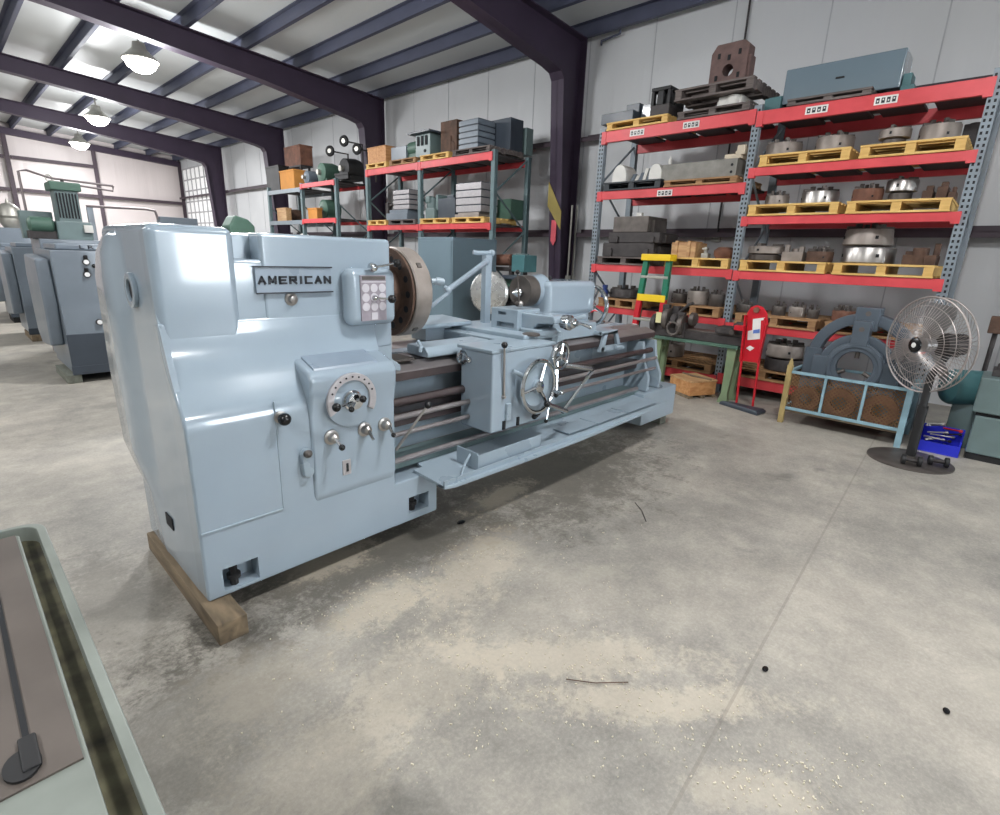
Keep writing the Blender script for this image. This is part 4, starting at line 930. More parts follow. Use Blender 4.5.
MB().box(7.66, 7.85, 6.76, 7.2, z - .02, z + .42).thing('angle_plate', M['paint_gr'], 'grey-green holed block at the back right corner of the middle rack top', 'angle plate', bevel=.008, cut=cut)
z = 2.25
slot_stack(397, 413, 195, z + .2, 4, .38, 'left stack of four slotted plates on the lower level of the middle rack', 'plate', d=.3)
y0, y1 = span(392, 413, 212, 6.95); casting('vise_base', 'low blue-grey block under the left stack of slotted plates', 'block', [('b', 6.80, 7.25, y0, y1, z, z + .13), ('b', 6.85, 7.25, y0 + .05, y1 - .05, z + .1, z + .2)], 'paint_md')
y0, y1 = span(385, 396, 190, 6.95)
casting('spindle_arm', 'dark spindle arm poking out left of the slotted plates', 'spindle', [('c', (7.0, y1, z + .3), (7.0, y0, z + .34), .035), ('c', (7.0, y0 + .12, z + .34), (7.0, y0, z + .34), .07), ('b', 6.95, 7.05, y1 - .1, y1, z, z + .36)], 'iron')
y0, y1 = span(426, 440, 205, 6.95)
casting('milling_attachment', 'grey-green milling head between the two plate stacks', 'machine', [('b', 6.85, 7.2, y0 + .05, y1 - .1, z, z + .2), ('b', 6.9, 7.2, y0, y1 - .35, z + .15, z + .44), ('c', (7.0, y1 - .15, z + .05), (7.0, y1 - .15, z + .40), .12), ('b', 6.85, 7.0, y0 + .2, y1 - .1, z + .3, z + .42)], 'paint_gr', bevel=.015)
y0, y1 = span(442, 459, 205, 7.0)
casting('machine_casting', 'dark box casting left of the pale stack of slotted plates', 'casting', [('b', 6.9, 7.4, y0, y1, z, z + .36), ('b', 6.95, 7.3, y0 + .1, y1 - .2, z + .36, z + .42)], 'paint_dk')
y0, y1 = span(460, 484, 212, 6.95); casting('vise_base', 'low mottled block under the pale stack of slotted plates', 'block', [('b', 6.82, 7.25, y0 + .0, y1, z, z + .06), ('b', 6.86, 7.2, y0 + .04, y1 - .04, z + .05, z + .09)], 'steel_w')
slot_stack(460, 485, 198, z + .09, 4, .50, 'pale stack of four slotted plates beside the right upright of the middle rack', 'plate', d=.3)
MB().box(7.35, 7.75, 6.78, 7.3, z - .0, z + .34).thing('machine_casting', M['green_mach'], 'dark green block at the back right of the lower level of the middle rack', 'casting', bevel=.015)
# ---------------------------------------------------------------- far rack loads
z = 3.18
def boxy(name, px0, px1, pt, pb, X, z, m, label, cat, d=.35, group=None, bevel=.006):
    y0, y1 = span(px0, px1, (pt + pb) / 2, X); h_ = onx((px0 + px1) / 2, pt, X).z - z
    t = empty(name, (X + d / 2, (y0 + y1) / 2, z), label, cat, group)
    MB().box(X, X + d, y0, y1, z, z + h_).build('body', M[m], t, bevel=bevel)
    MB().box(X - .012, X + d + .012, y0 - .012, y1 + .012, z + h_ - .04, z + h_ + .004).build('rim', M[m], t, bevel=.003)
    return t
boxy('crate', 266, 279, 166, 184, 6.95, 3.105, 'blackm', 'black crate at the left end of the top of the farthest rack', 'crate', d=.28)
boxy('carton', 280, 294, 170, 187, 6.9, 3.105, 'card', 'orange carton on top of the farthest rack', 'box')
tt = boxy('carton', 284, 300, 146, 157, 7.32, 3.78, 'rust_lt', 'reddish-brown box raised on a small stand on the farthest rack', 'box')
t = empty('stand', (7.45, yat(296, 170, 7.3), 3.105), 'small dark metal stand carrying the reddish-brown box', 'stand')
y0, y1 = span(284, 300, 157, 7.32)
for yy in (y0, y1 - .05):
    for xx in (7.32, 7.55): MB().box(xx, xx + .05, yy, yy + .05, 3.105, 3.74).build('leg', M['iron'], t)
MB().box(7.31, 7.66, y0 - .02, y1 + .02, 3.74, 3.775).build('shelf', M['iron'], t)
MB().box(7.32, 7.6, y0 + .02, y1 - .02, 3.3, 3.33).build('shelf', M['iron'], t)
def pulley(px, py, r_px, X, label, m='blackm', zb=None):
    c = onx(px, py, X); r = r_px * c.length / 560
    t = empty('pulley_wheel', (c.x, c.y, c.z - r), label, 'wheel', 'wheels and motors on the farthest rack')
    MB().torus(c, (-1, -.3, 0), r * .8, r * .22, 24, 8).build('tyre', M[m], t)
    MB().rev([(-.03, r * .3), (.03, r * .3), (.035, r * .1)], c, (-1, -.3, 0), 16).build('hub', M['galv'], t)
    for k in range(4):
        u, v, w = axes((-1, -.3, 0)); e = u * math.cos(k * PI / 2 + .4) + v * math.sin(k * PI / 2 + .4)
        MB().tube([c, c + e * r * .8], .02, 6).build('spoke', M[m], t)
    return t
def motor(px0, px1, py, X, z, label, m, big=1.0, wheel=None):
    y0, y1 = span(px0, px1, py, X); yc = (y0 + y1) / 2; r = (px1 - px0) / 2 * Vector((X, yc, 0)).length / 530
    t = empty('pump_motor', (X, yc, z), label, 'motor', 'wheels and motors on the farthest rack')
    MB().rev([(0, r * .5), (.03, r * .9), (.3, r), (.42, r * .9), (.46, r * .4)], (X - .2, yc, z + r), (1, 0, 0), 24).build('casing', M[m], t)
    MB().box(X - .15, X + .2, yc - r * .9, yc + r * .9, z, z + r * .4).build('foot', M[m], t, bevel=.008)
    MB().cyl((X - .28, yc, z + r), (X - .2, yc, z + r), r * .25).build('shaft', M['galv'], t)
    return t
motor(306, 318, 165, 7.1, 3.17, 'grey motor with a pale hub on the farthest rack', 'paint_md')
motor(319, 336, 165, 7.1, 3.17, 'dark green motor with a pale hub on top of the farthest rack', 'green_mach')
motor(341, 360, 165, 7.15, 3.17, 'large black round motor at the right end of the farthest rack', 'blackm')
# three wheels on a bracket frame
fr = empty('wheel_stand', (7.1, yat(345, 160, 7.1), 3.17), 'thin bracket holding black wheels above the farthest rack', 'stand')
for (px, py) in ((330, 151), (344, 141), (357, 149)):
    c = onx(px, py, 7.1)
    MB().tube([(7.58, c.y, 3.175), (7.58, c.y, c.z), (7.1, c.y, c.z)], .02, 6).build('strut', M['iron'], fr)
    MB().torus(c, (-1, -.4, 0), .085, .04, 24, 8).build('wheel', M['blackm'], fr); MB().rev([(-.03, .05), (.03, .05)], c, (-1, -.4, 0), 16).build('hub', M['galv'], fr)
boxy('plinth_box', 335, 348, 173, 180, 6.9, 3.18, 'blackm', 'low black box along the front right of the farthest rack top', 'box', d=.035)
boxy('carton', 308, 317, 208, 217, 6.9, 2.345, 'card', 'orange carton on the lower level of the farthest rack', 'box', d=.14)
motor(320, 338, 202, 7.36, 2.345, 'big green motor on the lower level of the farthest rack', 'green_mach')
boxy('carton', 277, 286, 208, 216, 6.9, 2.325, 'ply2', 'brown carton on the lower level of the farthest rack, left bay', 'box', d=.15)
motor(288, 299, 205, 7.35, 2.325, 'brownish pump on the lower level of the farthest rack', 'rust')
c = onx(302, 229, 6.9); MB().torus((6.95, c.y, 1.72), (-1, -.3, 0), .22, .07, 28, 10).thing('hose_coil', M['foam'], 'white hose coil hung below the lower beam of the farthest rack', 'hose')
# ---------------------------------------------------------------- behind the lathe
c = onx(453, 237, 5.2); y1 = onx(418, 240, 5.2).y; x1 = ony(497, 240, c.y).x
cb = empty('storage_cabinet', ((5.2 + x1) / 2, (c.y + y1) / 2, 0), 'tall plain grey-blue steel cabinet standing behind the chuck', 'cabinet')
MB().box(5.2, x1, c.y, y1, .06, c.z).build('cabinet_body', M['cab'], cb, bevel=.006)
MB().box(5.23, x1 - .03, c.y + .03, y1 - .03, 0, .06).build('plinth', M['blackm'], cb)
MB().box(5.192, 5.2, c.y + .03, y1 - .03, .12, c.z - .05).build('cabinet_door', M['cab'], cb, bevel=.003)
# green machine with a bright face disc
d = onx(487, 293, 5.2); R_ = 21.5 * d.length / 550
gx0, gx1 = 5.5, 5.9; gy0, gy1 = span(499, 520, 290, 5.5)
gm2 = empty('disc_grinder', (6.2, (gy0 + gy1) / 2, 0), 'green machine with a big bright metal disc, seen behind the coolant post', 'machine')
MB().box(gx0, gx1, gy0, gy1, 0, onx(508, 279, 5.5).z).build('machine_body', M['green_mach'], gm2, bevel=.012)
MB().box(gx0 - .05, gx1 + .03, gy0 - .03, gy1 + .03, onx(508, 279, 5.5).z, onx(508, 277, 5.5).z + .02).build('top_plate', M['paint_dk'], gm2, bevel=.005)
MB().rev([(0, .04), (.01, R_ * .5), (.03, R_ * .9), (.06, R_), (.08, R_), (.08, .05)], d, (1, .35, 0), 40).build('face_disc', M['sil'], gm2)
MB().cyl(d + Vector((.06, .02, 0)), Vector((5.6, d.y - .05, d.z)), .08).build('disc_shaft', M['iron'], gm2)
MB().cyl(d + Vector((-.012, -.004, 0)), d + Vector((.0, 0, 0)), .03).build('disc_bore', M['hole'], gm2)
MB().torus(onx(511, 297, 5.47), (-1, .2, 0), .10, .05, 20, 8).build('drive_wheel', M['blackm'], gm2)
a, b = onx(493, 260, 6.25), onx(512, 260, 6.25)
rl = empty('material_roll', (6.25, (a.y + b.y) / 2, 0), 'brown roll on a dark stand under the beam of the middle rack', 'roll')
MB().cyl(a, b, .085, n=20).build('roll', M['rust_lt'], rl)
for p in (a, b): MB().box(p.x - .03, p.x + .03, p.y - .03, p.y + .03, 0, p.z - .08).build('stand_post', M['iron'], rl)
MB().box(6.2, 6.32, b.y, a.y, a.z - .16, a.z - .10).build('stand_bar', M['iron'], rl)
a = onx(522, 264, 6.3); zt, zb = onx(522, 255, 6.3).z, onx(522, 272, 6.3).z
hd = empty('drill_head', (6.3, a.y, 0), 'dark teal drill head on a post near the steel column', 'machine')
MB().box(6.2, 6.5, a.y - .13, a.y + .13, zb, zt).build('head', M['teal'], hd, bevel=.012)
MB().box(6.25, 6.4, a.y - .06, a.y + .1, zt - .2, zt + .02).build('head_cover', M['paint_gr'], hd, bevel=.008)
MB().cyl((6.36, a.y - .02, 0), (6.36, a.y - .02, zb), .035).build('post', M['iron'], hd)
MB().box(6.2, 6.52, a.y - .16, a.y + .12, 0, .05).build('base', M['iron'], hd)
# ---------------------------------------------------------------- row of machines on the left
def side_lathe(y, label, depth=1.15, L=3.4, zt=1.5, knobs=False, zp=.1, dark=False):
    t = empty('grey_lathe', (.9, y, 0), label, 'lathe', None)
    A, D = M['paint_md'], M['paint_dk']
    MB().prism([(y, zp + .02), (y, .56), (y - .0, .58), (y + .015, .84), (y + .07, .96), (y + .07, zt), (y + depth, zt), (y + depth, zp + .02)], 'x', .93, 2.1).build('headstock_body', A, t, bevel=.012)
    MB().prism([(y - .006, zp), (y - .006, .20), (y - .004, .57), (y + .02, .57), (y + .02, zp)], 'x', .925, 2.11).build('base_skirt', D if dark else A, t, bevel=.004)
    MB().box(.92, 2.12, y - .012, y + .02, zp, .2).build('kick_plate', D, t, bevel=.004)
    MB().box(1.0, 2.0, y + .2, y + depth - .1, zt, zt + .07).build('top_cover', A, t, bevel=.02, seg=3)
    MB().prism([(y + .25, .42), (y + .15, .9), (y + .18, zt - .10), (y + depth - .1, zt - .06), (y + depth + .05, zt - .3), (y + depth + .02, .5), (y + depth - .2, .36)], 'x', .80, .93).build('end_cover', A, t, bevel=.025, seg=3)
    MB().box(2.1, L, y + .3, y + depth - .2, .5, .85).build('bed', A, t, bevel=.01)
    MB().box(L - .5, L, y + .1, y + depth - .1, zp, .5).build('tail_leg', A, t, bevel=.01)
    MB().box(2.5, 2.9, y + .15, y + .9, .85, 1.0).build('carriage', A, t, bevel=.01)
    MB().prism([(.95, zp), (2.05, zp), (2.05, zp - .001), (.95, zp - .001)], 'y', y + .1, y + depth - .1).build('underside', D, t)
    if knobs:
        for px, py in ((86, 262), (87, 274.5), (99.5, 322)):
            p = ony(px, py, y + .07 if py < 300 else y - .0); yy = p.y
            kb = MB().cyl((p.x, yy + .01, p.z), (p.x, yy - .02, p.z), .036).build('gauge_rim', M['blackm'], t)
            MB().cyl((p.x, yy - .018, p.z), (p.x, yy - .024, p.z), .026).build('gauge_face', M['screen'], kb)
            if py < 300: MB().cyl((p.x, yy - .005, p.z + .03), (p.x, yy - .02, p.z + .07), .02).build('gauge_knob', M['blackm'], kb)
        p = ony(94, 266, y + .07); MB().ball((p.x, p.y - .02, p.z), .025).build('lever_ball', M['black'], t)
        p = ony(91, 242, y + .2); put_text('lettering', 'L R', M['letter'], t, (p.x - .05, y + .195, zt + .04), (1, 0, 0), (0, 0, 1), .14, .04, .004, .02)
    return t
side_lathe(7.68, 'grey lathe with white gauges and a dark skirt, parked behind the big glossy lathe', knobs=True, zt=1.5, dark=True)
side_lathe(11.5, 'second grey lathe in the left-hand row, standing on a brown timber', depth=1.1, zt=1.48)
side_lathe(14.1, 'farthest grey lathe at the left edge of the picture', depth=1.0, zt=1.45, zp=.12)
MB().box(.86, 1.0, 7.70, 8.5, 0, .098).thing('timber_block', M['timber_g'], 'grey timber under the lathe with the white gauges', 'block', bevel=.004)
MB().box(.93, 1.1, 11.38, 12.3, 0, .098).thing('timber_block', M['timber'], 'brown timber under the second grey lathe in the left row', 'block', bevel=.004)
MB().box(3.0, 3.2, 7.75, 8.6, 0, .098).thing('timber_block', M['timber_g'], 'timber under the far end of the lathe with the white gauges', 'block', bevel=.004)
MB().box(3.0, 3.2, 11.6, 12.3, 0, .098).thing('timber_block', M['timber_g'], 'timber under the far end of the second grey lathe', 'block', bevel=.004)
for y in (14.2,):
    MB().box(.95, 1.1, y, y + .8, 0, .118).thing('timber_block', M['blackm'], 'dark block under the near end of the farthest grey lathe', 'block', bevel=.004)
    MB().box(3.0, 3.2, y, y + .8, 0, .118).thing('timber_block', M['blackm'], 'dark block under the far end of the farthest grey lathe', 'block', bevel=.004)
# vertical milling machine with louvred motor, standing between the first two
mm = empty('milling_machine', (1.5, 9.7, 0), 'tall milling machine with a green louvred motor on top, left background', 'machine')
MB().box(1.05, 2.0, 9.45, 10.2, .0, 1.62).build('column', M['paint_md'], mm, bevel=.02)
MB().box(1.27, 1.66, 9.5, 9.95, 1.60, 1.86).build('motor_mount', M['paint_gr'], mm, bevel=.02)
MB().box(1.31, 1.57, 9.52, 9.85, 1.84, 2.27).build('motor_body', M['paint_gr'], mm, bevel=.02)
for k in range(7): MB().box(1.325 + k * .034, 1.34 + k * .034, 9.505, 9.52, 1.9, 2.22).build('motor_louvre', M['hole'], mm, smooth=False)
MB().box(1.27, 1.61, 9.48, 9.90, 2.25, 2.36).build('motor_cap', M['green_mach'], mm, bevel=.018)
MB().cyl((1.44, 9.65, 2.36), (1.44, 9.65, 2.40), .02).build('lifting_eye', M['iron'], mm)
MB().rev([(0, .06), (.03, .1), (.25, .1), (.28, .05)], (.98, 9.6, 1.80), (1, 0, 0), 22).build('feed_motor', M['green_mach'], mm)
MB().box(.98, 1.27, 9.55, 9.8, 1.62, 1.72).build('feed_motor_bracket', M['iron'], mm)
MB().box(.95, 1.3, 9.9, 10.1, 1.62, 1.98).build('electrics_box', M['paint_gr'], mm, bevel=.008)
MB().box(1.56, 1.66, 9.44, 9.5, 1.72, 1.82).build('white_tag', M['foam'], mm, bevel=.006)
TX = ony(12, 225, 16.2).x; TZ = ony(12, 228, 16.2).z
tk = empty('oil_tank', (TX, 16.2, 0), 'small pale ribbed tank on a grey cabinet at the left edge', 'tank')
MB().box(TX - .35, TX + .35, 16.0, 16.6, 0, TZ).build('cabinet', M['paint_md'], tk, bevel=.01)
q = onz(13, 240, 1.7)
MB().rev([(0, .14), (.1, .19), (.2, .18), (.25, .21), (.42, .18), (.5, .1), (.52, .04), (.6, .02)], (TX, 16.2, TZ), (0, 0, 1), 22).build('tank_body', M['galv'], tk)
# bent overhead pipes at the milling machine
pp = [ony(x, y, 10.3) for x, y in ((18, 232), (18, 171), (26, 170), (50, 178), (113, 186))]
pp[0].z = 1.62; pp[0].x = pp[1].x
t = empty('air_pipe', (pp[0].x, 10.3, 0), 'thin bent grey pipe rising at the left and running over the green motor', 'pipe')
foot = pp[0].copy(); foot.z = 0
MB().tube([foot] + pp, .016).build('pipe_run', M['pipe'], t)
MB().tube([ony(50, 181, 10.32), ony(113, 191, 10.32), pp[4]], .015).build('return_pipe', M['pipe'], t)
MB().torus(ony(49, 178, 10.3), (0, 1, 0), .04, .012, 14, 6).build('pipe_ring', M['galv'], t)
qq = [ony(x, y, 11.2) for x, y in ((86, 206), (145, 209), (155, 211), (158, 219), (190, 222))]
t = empty('crane_rail', (qq[0].x, 11.2, 0), 'pale horizontal pipe and grey channel seen over the top of the glossy lathe', 'pipe')
MB().tube(qq[:4], .022).build('pipe_run', M['pipe'], t)
MB().box(qq[3].x, qq[4].x + .1, 11.1, 11.3, qq[4].z - .06, qq[4].z + .06).build('channel', M['paint_md'], t, bevel=.006)
MB().box(qq[4].x - .05, qq[4].x + .05, 11.12, 11.28, 0, qq[4].z - .06).build('channel_leg', M['paint_md'], t)
MB().box(qq[0].x, qq[0].x + .08, 11.16, 11.24, 0, qq[0].z - .02).build('pipe_leg', M['paint_md'], t)
a = ony(238, 219, 9.2)
MB().prism([(a.x - .2, 0), (a.x + .2, 0), (a.x + .2, a.z - .1), (a.x + .1, a.z), (a.x - .1, a.z + .05), (a.x - .2, a.z - .12)], 'y', 9.05, 9.4).thing('machine_casting', M['green_mach'], 'dark green lumpy machine top peeping over the headstock, left of the racks', 'machine', bevel=.03, seg=3)
# ---------------------------------------------------------------- machine table in the near left corner
ZT = .80
def tz(pts): return [(lambda v: (v.x, v.y))(onz(px, py, ZT)) for px, py in pts]
fx = lambda px, py: onz(px, py, ZT)
xo, yo = fx(57, 530).x, fx(45, 521).y           # outer right edge, far edge
tb = empty('machine_table', (-.45, .9, 0), 'pale grey-green machine bed with an oily trough in the near left corner', 'machine')
xo = .095
far = yo + .02
def rr_(x0, x1, y0, y1, r, n=6):
    return [(x0, y0), (x1, y0)] + arc((x1 - r, y1 - r), r, 0, PI / 2, n) + arc((x0 + r, y1 - r), r, PI / 2, PI, n)
X0 = -1.25; YN = -.9
MB().prism(rr_(X0 + .06, xo - .035, YN, far - .03, .05), 'z', 0.02, ZT - .06).build('machine_base', M['gtable'], tb, bevel=.01)
outer = rr_(X0, xo, YN, far, .06); inner = rr_(X0 + .02, xo - .02, YN + .02, far - .018, .048)
mb = MB(); n = len(outer)
vs = [(x, y, ZT - .07) for x, y in outer] + [(x, y, ZT) for x, y in outer] + [(x, y, ZT) for x, y in inner] + [(x, y, ZT - .07) for x, y in inner]
mb._f(vs, [(i, (i + 1) % n, n + (i + 1) % n, n + i) for i in range(n)] + [(n + i, n + (i + 1) % n, 2 * n + (i + 1) % n, 2 * n + i) for i in range(n)] + [(2 * n + i, 2 * n + (i + 1) % n, 3 * n + (i + 1) % n, 3 * n + i) for i in range(n)] + [(3 * n + i, 3 * n + (i + 1) % n, (i + 1) % n, i) for i in range(n)])
mb.build('rim', M['gtable'], tb, bevel=.004)
MB().prism([(x, y) for x, y in inner], 'z', ZT - .065, ZT - .045).build('trough', M['olive'], tb)
xd = .037
MB().prism(rr_(X0 + .05, xd, YN + .05, far - .05, .01, 2), 'z', ZT - .046, ZT - .008).build('table_top', M['gtable'], tb, bevel=.003)
yc = fx(72, 761).y; yc2 = fx(40, 775).y
MB().box(-.25, xd - .008, yc, far - .058, ZT - .008, ZT - .004).build('brown_plate', M['brown'], tb)
sx1 = fx(9, 640).x
MB().box(sx1 - .009, sx1, yc + .04, far - .07, ZT - .004, ZT - .001).build('slot', M['hole'], tb)
c = fx(22, 765)
MB().prism([(c.x + .024 * math.cos(k * PI / 10), c.y + .034 * math.sin(k * PI / 10)) for k in range(20)], 'z', ZT - .004, ZT + .001).build('rubber_pad', M['blackm'], tb)
MB().box(sx1 - .016, sx1 + .008, c.y - .02, c.y + .06, ZT - .004, ZT + .004).build('clamp_block', M['blackm'], tb, bevel=.003)
# ---------------------------------------------------------------- stepladder
ld_ = empty('stepladder', (6.35, 3.36, 0), 'green fibreglass stepladder with yellow top and red lower rails, in front of the right rack', 'ladder')
ya, yb = 3.60, 3.28
zt = 1.61
def lrow(z): k = (zt - z) / zt; return 6.60 - .07 * k, ya + .10 * k, yb + .02 * k - .10 * k * .2
for s in (0, 1):
    p = [lrow(z)[0] for z in (zt, 1.12, .0)]; yy = [lrow(z)[1 + s] for z in (zt, 1.12, .0)]
    for (i, j, m_, nm) in ((0, 1, 'green_fg', 'upper_rail'), (1, 2, 'red_ft', 'lower_rail')):
        za, zb_ = ((zt, 1.12), (1.12, .02))[i]
        mb = MB(); w_ = .035
        mb.loft([[(p[i] - .015, yy[i] - w_, za), (p[i] + .05, yy[i] - w_, za), (p[i] + .05, yy[i] + w_, za), (p[i] - .015, yy[i] + w_, za)], [(p[j] - .015, yy[j] - w_, zb_), (p[j] + .05, yy[j] - w_, zb_), (p[j] + .05, yy[j] + w_, zb_), (p[j] - .015, yy[j] + w_, zb_)]])
        mb.build(nm, M[m_], ld_, bevel=.004)
    MB().cbox((p[2] + .02, yy[2], .012), (.09, .09, .024)).build('rubber_foot', M['blackm'], ld_, bevel=.004)
    xr = 6.72
    MB().tube([(6.64, (ya, yb)[s], zt), (xr, yy[2], .0)], .017, 8).build('rear_rail', M['green_fg'], ld_)
MB().box(6.54, 6.73, yb - .05, ya + .05, zt, zt + .085).build('ladder_top', M['yellow'], ld_, bevel=.012)
for z, m_ in ((1.40, 'galv'), (1.13, 'yellow'), (.84, 'galv'), (.56, 'galv'), (.28, 'galv')):
    x, a, b = lrow(z); h = .09 if m_ == 'yellow' else .035
    MB().box(x - .02, x + .07, b - .03, a + .03, z - h / 2, z + h / 2).build('step', M[m_], ld_, bevel=.006, label='yellow step' if m_ == 'yellow' else None)
MB().box(lrow(.74)[0] - .025, lrow(.74)[0] - .014, lrow(.74)[1] - .05, lrow(.74)[1] + .02, .72, .77).build('warning_label', M['paper'], ld_)
# ---------------------------------------------------------------- small dark lathe on a green-legged bench
bl = empty('bench_lathe', (6.3, 2.7, 0), 'small dark old lathe on a bench with pale green flared legs', 'lathe')
bx0, bx1, zb = 6.2, 6.5, .69
MB().box(bx0, bx1, 2.26, 3.35, zb - .04, zb).build('bench_top', M['green_mach'], bl, bevel=.006)
for y in (2.335, 3.28):
    for x, s in ((bx0 + .03, -1), (bx1 - .10, 1)):
        mb = MB(); zz = zb - .04
        rg = []
        for k in range(7):
            u = k / 6; z = zz * (1 - u); dx = s * (.06 if s < 0 else .0) * u * u; w_ = .055 - .02 * u + (.03 if k == 6 else 0)
            rg.append([(x + dx, y - w_, z), (x + .07 + dx, y - w_, z), (x + .07 + dx, y + w_, z), (x + dx, y + w_, z)])
        mb.loft(rg); mb.build('bench_leg', M['green_leg'], bl, bevel=.006)
    MB().box(bx0 + .05, bx1 - .05, y - .03, y + .03, zb - .2, zb - .15).build('leg_web', M['green_leg'], bl)
MB().box(6.22, 6.44, 2.21, 2.95, zb, zb + .10).build('lathe_bed', M['iron'], bl, bevel=.01)
MB().box(6.24, 6.42, 2.22, 3.0, zb + .10, zb + .125).build('bed_rail', M['steel_d'], bl, bevel=.004)
MB().box(6.2, 6.48, 2.92, 3.36, zb, zb + .2).build('headstock', M['iron'], bl, bevel=.02, seg=2)
for y, r, z_ in ((2.98, .13, .16), (3.08, .10, .2), (3.18, .14, .22), (3.28, .09, .2), (3.34, .12, .15)):
    MB().rev([(0, r * .9), (.01, r), (.06, r), (.07, r * .9), (.07, .02)], (6.26, y - .03, zb + z_), (0, 1, 0), 24).build('pulley', M['iron'] if r < .13 else M['steel_d'], bl)
MB().torus((6.14, 3.05, zb + .12), (-1, 0, 0), .075, .016, 22, 8).build('handwheel', M['steel_d'], bl)
for dx, y, z_ in ((0, 3.20, .34), (.06, 3.1, .32), (.02, 3.0, .26)): MB().box(6.2 + dx, 6.27 + dx, y - .04, y + .05, zb + .2, zb + z_ + .06).build('bearing_cap', M['iron'], bl, bevel=.01)
MB().tube([(6.25, 3.05, zb + .3), (6.22, 2.92, zb + .42), (6.2, 2.86, zb + .44)], .02, 8).build('lever', M['iron'], bl)
MB().rev([(0, .05), (.02, .085), (.07, .085), (.09, .05)], (6.3, 2.92, zb + .24), (0, -1, 0), 22).build('small_chuck', M['steel_d'], bl)
MB().box(6.18, 6.44, 2.35, 2.55, zb + .125, zb + .2).build('carriage', M['iron'], bl, bevel=.01)
MB().box(6.22, 6.4, 2.22, 2.36, zb + .125, zb + .25).cyl((6.3, 2.35, zb + .24), (6.3, 2.2, zb + .24), .03).build('tailstock', M['iron'], bl, bevel=.008)
MB().box(6.133, 6.138, 3.22, 3.29, zb + .17, zb + .30).build('paper_tag', mat('cream_tag', (230, 224, 170), .6), bl)
MB().cyl((6.2, 2.33, zb + .16), (6.12, 2.33, zb + .16), .03).build('cross_feed_knob', M['steel_d'], bl)
bl.location.x += .08; bl.location.y -= .12
# plywood crate on the floor
cr = empty('plywood_crate', (6.35, 2.65, 0), 'orange-brown plywood crate on the floor by the end of the big lathe', 'crate', rz=0.0)
pa, pb, pc = Vector((6.30, 2.93)), Vector((6.10, 2.555)), Vector((6.46, 2.375)); pd = pa + pc - pb
def quad(i0, o, z0, z1):
    cc = (pa + pb + pc + pd) / 4
    P4 = [cc + (p - cc) * o for p in (pa, pb, pc, pd)]
    return [[(p.x, p.y, z0) for p in P4], [(p.x, p.y, z1) for p in P4]]
MB().loft(quad(0, .96, .035, .20)).build('crate_body', M['ply'], cr, bevel=.003)
MB().loft(quad(0, 1.0, .20, .222)).build('crate_lid', M['ply2'], cr, bevel=.003)
for k in (.06, .5, .94):
    a = pb.lerp(pc, k); b = pa.lerp(pd, k); dn = (pc - pb).normalized() * .03; MB().loft([[(*(a - dn), 0), (*(a + dn), 0), (*(b + dn), 0), (*(b - dn), 0)], [(*(a - dn), .035), (*(a + dn), .035), (*(b + dn), .035), (*(b - dn), .035)]]).build('skid', M['timber'], cr)
for q0, q1 in ((pb.lerp(pc, .1), pb.lerp(pc, .1)),):
    pass
MB().tube([(*pa.lerp(pd, .5), .228), (*((pa + pb + pc + pd) / 4), .234), (*pb.lerp(pc, .75), .228)], .012, 6).build('torn_strap', M['timber'], cr)
# red stand with white labels on a grey base plate
st = empty('red_tool_stand', (6.3, 2.0, 0), 'red sheet-metal stand with white labels and thin legs on a grey base plate', 'stand')
b4 = [onz(719, 404), onz(757, 416), Vector((6.2, 1.70, 0)), Vector((6.22, 2.13, 0))]
cc = sum(b4, Vector()) / 4
MB().loft([[(v.x, v.y, 0) for v in b4], [(v.x, v.y, .03) for v in b4], [(v.x + (cc.x - v.x) * .12, v.y + (cc.y - v.y) * .12, .05) for v in b4]]).build('base_plate', M['paint_dk'], st, bevel=.006)
XS = 6.22
def sp(px, py, dx=0): v = onx(px, py, XS); return Vector((v.x + dx, v.y, v.z))
for (p0, p1) in (((742, 358), (737, 399)), ((765, 318), (753, 404))):
    a, b = sp(*p0), onz(p1[0], p1[1], .04); b = Vector((XS + .0, sp(*p1).y, .045))
    MB().tube([a, b], .013, 8).build('leg', M['red_ft'], st)
body = [(742, 361), (759, 363), (768, 325), (767, 313), (763, 307), (757, 305), (751, 307), (747, 313), (747, 325)]
pts = [(sp(*p).y, sp(*p).z) for p in body]
MB().prism(pts, 'x', XS, XS + .02).build('back_panel', M['red_ft'], st, bevel=.004)
for e0, e1 in (((747, 315), (742, 361)), ((768, 325), (759, 363))):
    MB().loft([[sp(*e0, -.05), sp(*e0, .01), sp(*e1, .01), sp(*e1, -.05)], [sp(*e0, -.05) + Vector((0, .012, 0)), sp(*e0, .01) + Vector((0, .012, 0)), sp(*e1, .01) + Vector((0, .012, 0)), sp(*e1, -.05) + Vector((0, .012, 0))]]).build('side_flange', M['red_ft'], st)
def lab(pp_, m_, nm='label'):
    q = [sp(*p) for p in pp_]; MB().prism([(v.y, v.z) for v in q], 'x', XS - (.006 if m_ == 'bluelab' else .004), XS - .0005).build(nm, M[m_], st, smooth=False)
lab(((753, 319), (765, 317.5), (764.5, 320), (761, 320.5), (760, 339), (747.5, 340), (748, 331), (752.5, 330)), 'paper')
lab(((753.5, 330), (760, 329), (759.8, 333), (753, 333.5)), 'bluelab', 'label_print'); lab(((746, 348), (750, 345.5), (754.5, 348), (750, 351)), 'paper', 'diamond_label')
MB().cyl(sp(757, 310, -.03), sp(757, 310, .0), .03).build('hook', M['rust_lt'], st)
MB().box(XS - .08, XS, sp(741, 328).y - .05, sp(741, 328).y + .05, sp(741, 330).z, sp(741, 325).z).build('side_bracket', M['red_ft'], st, bevel=.006)
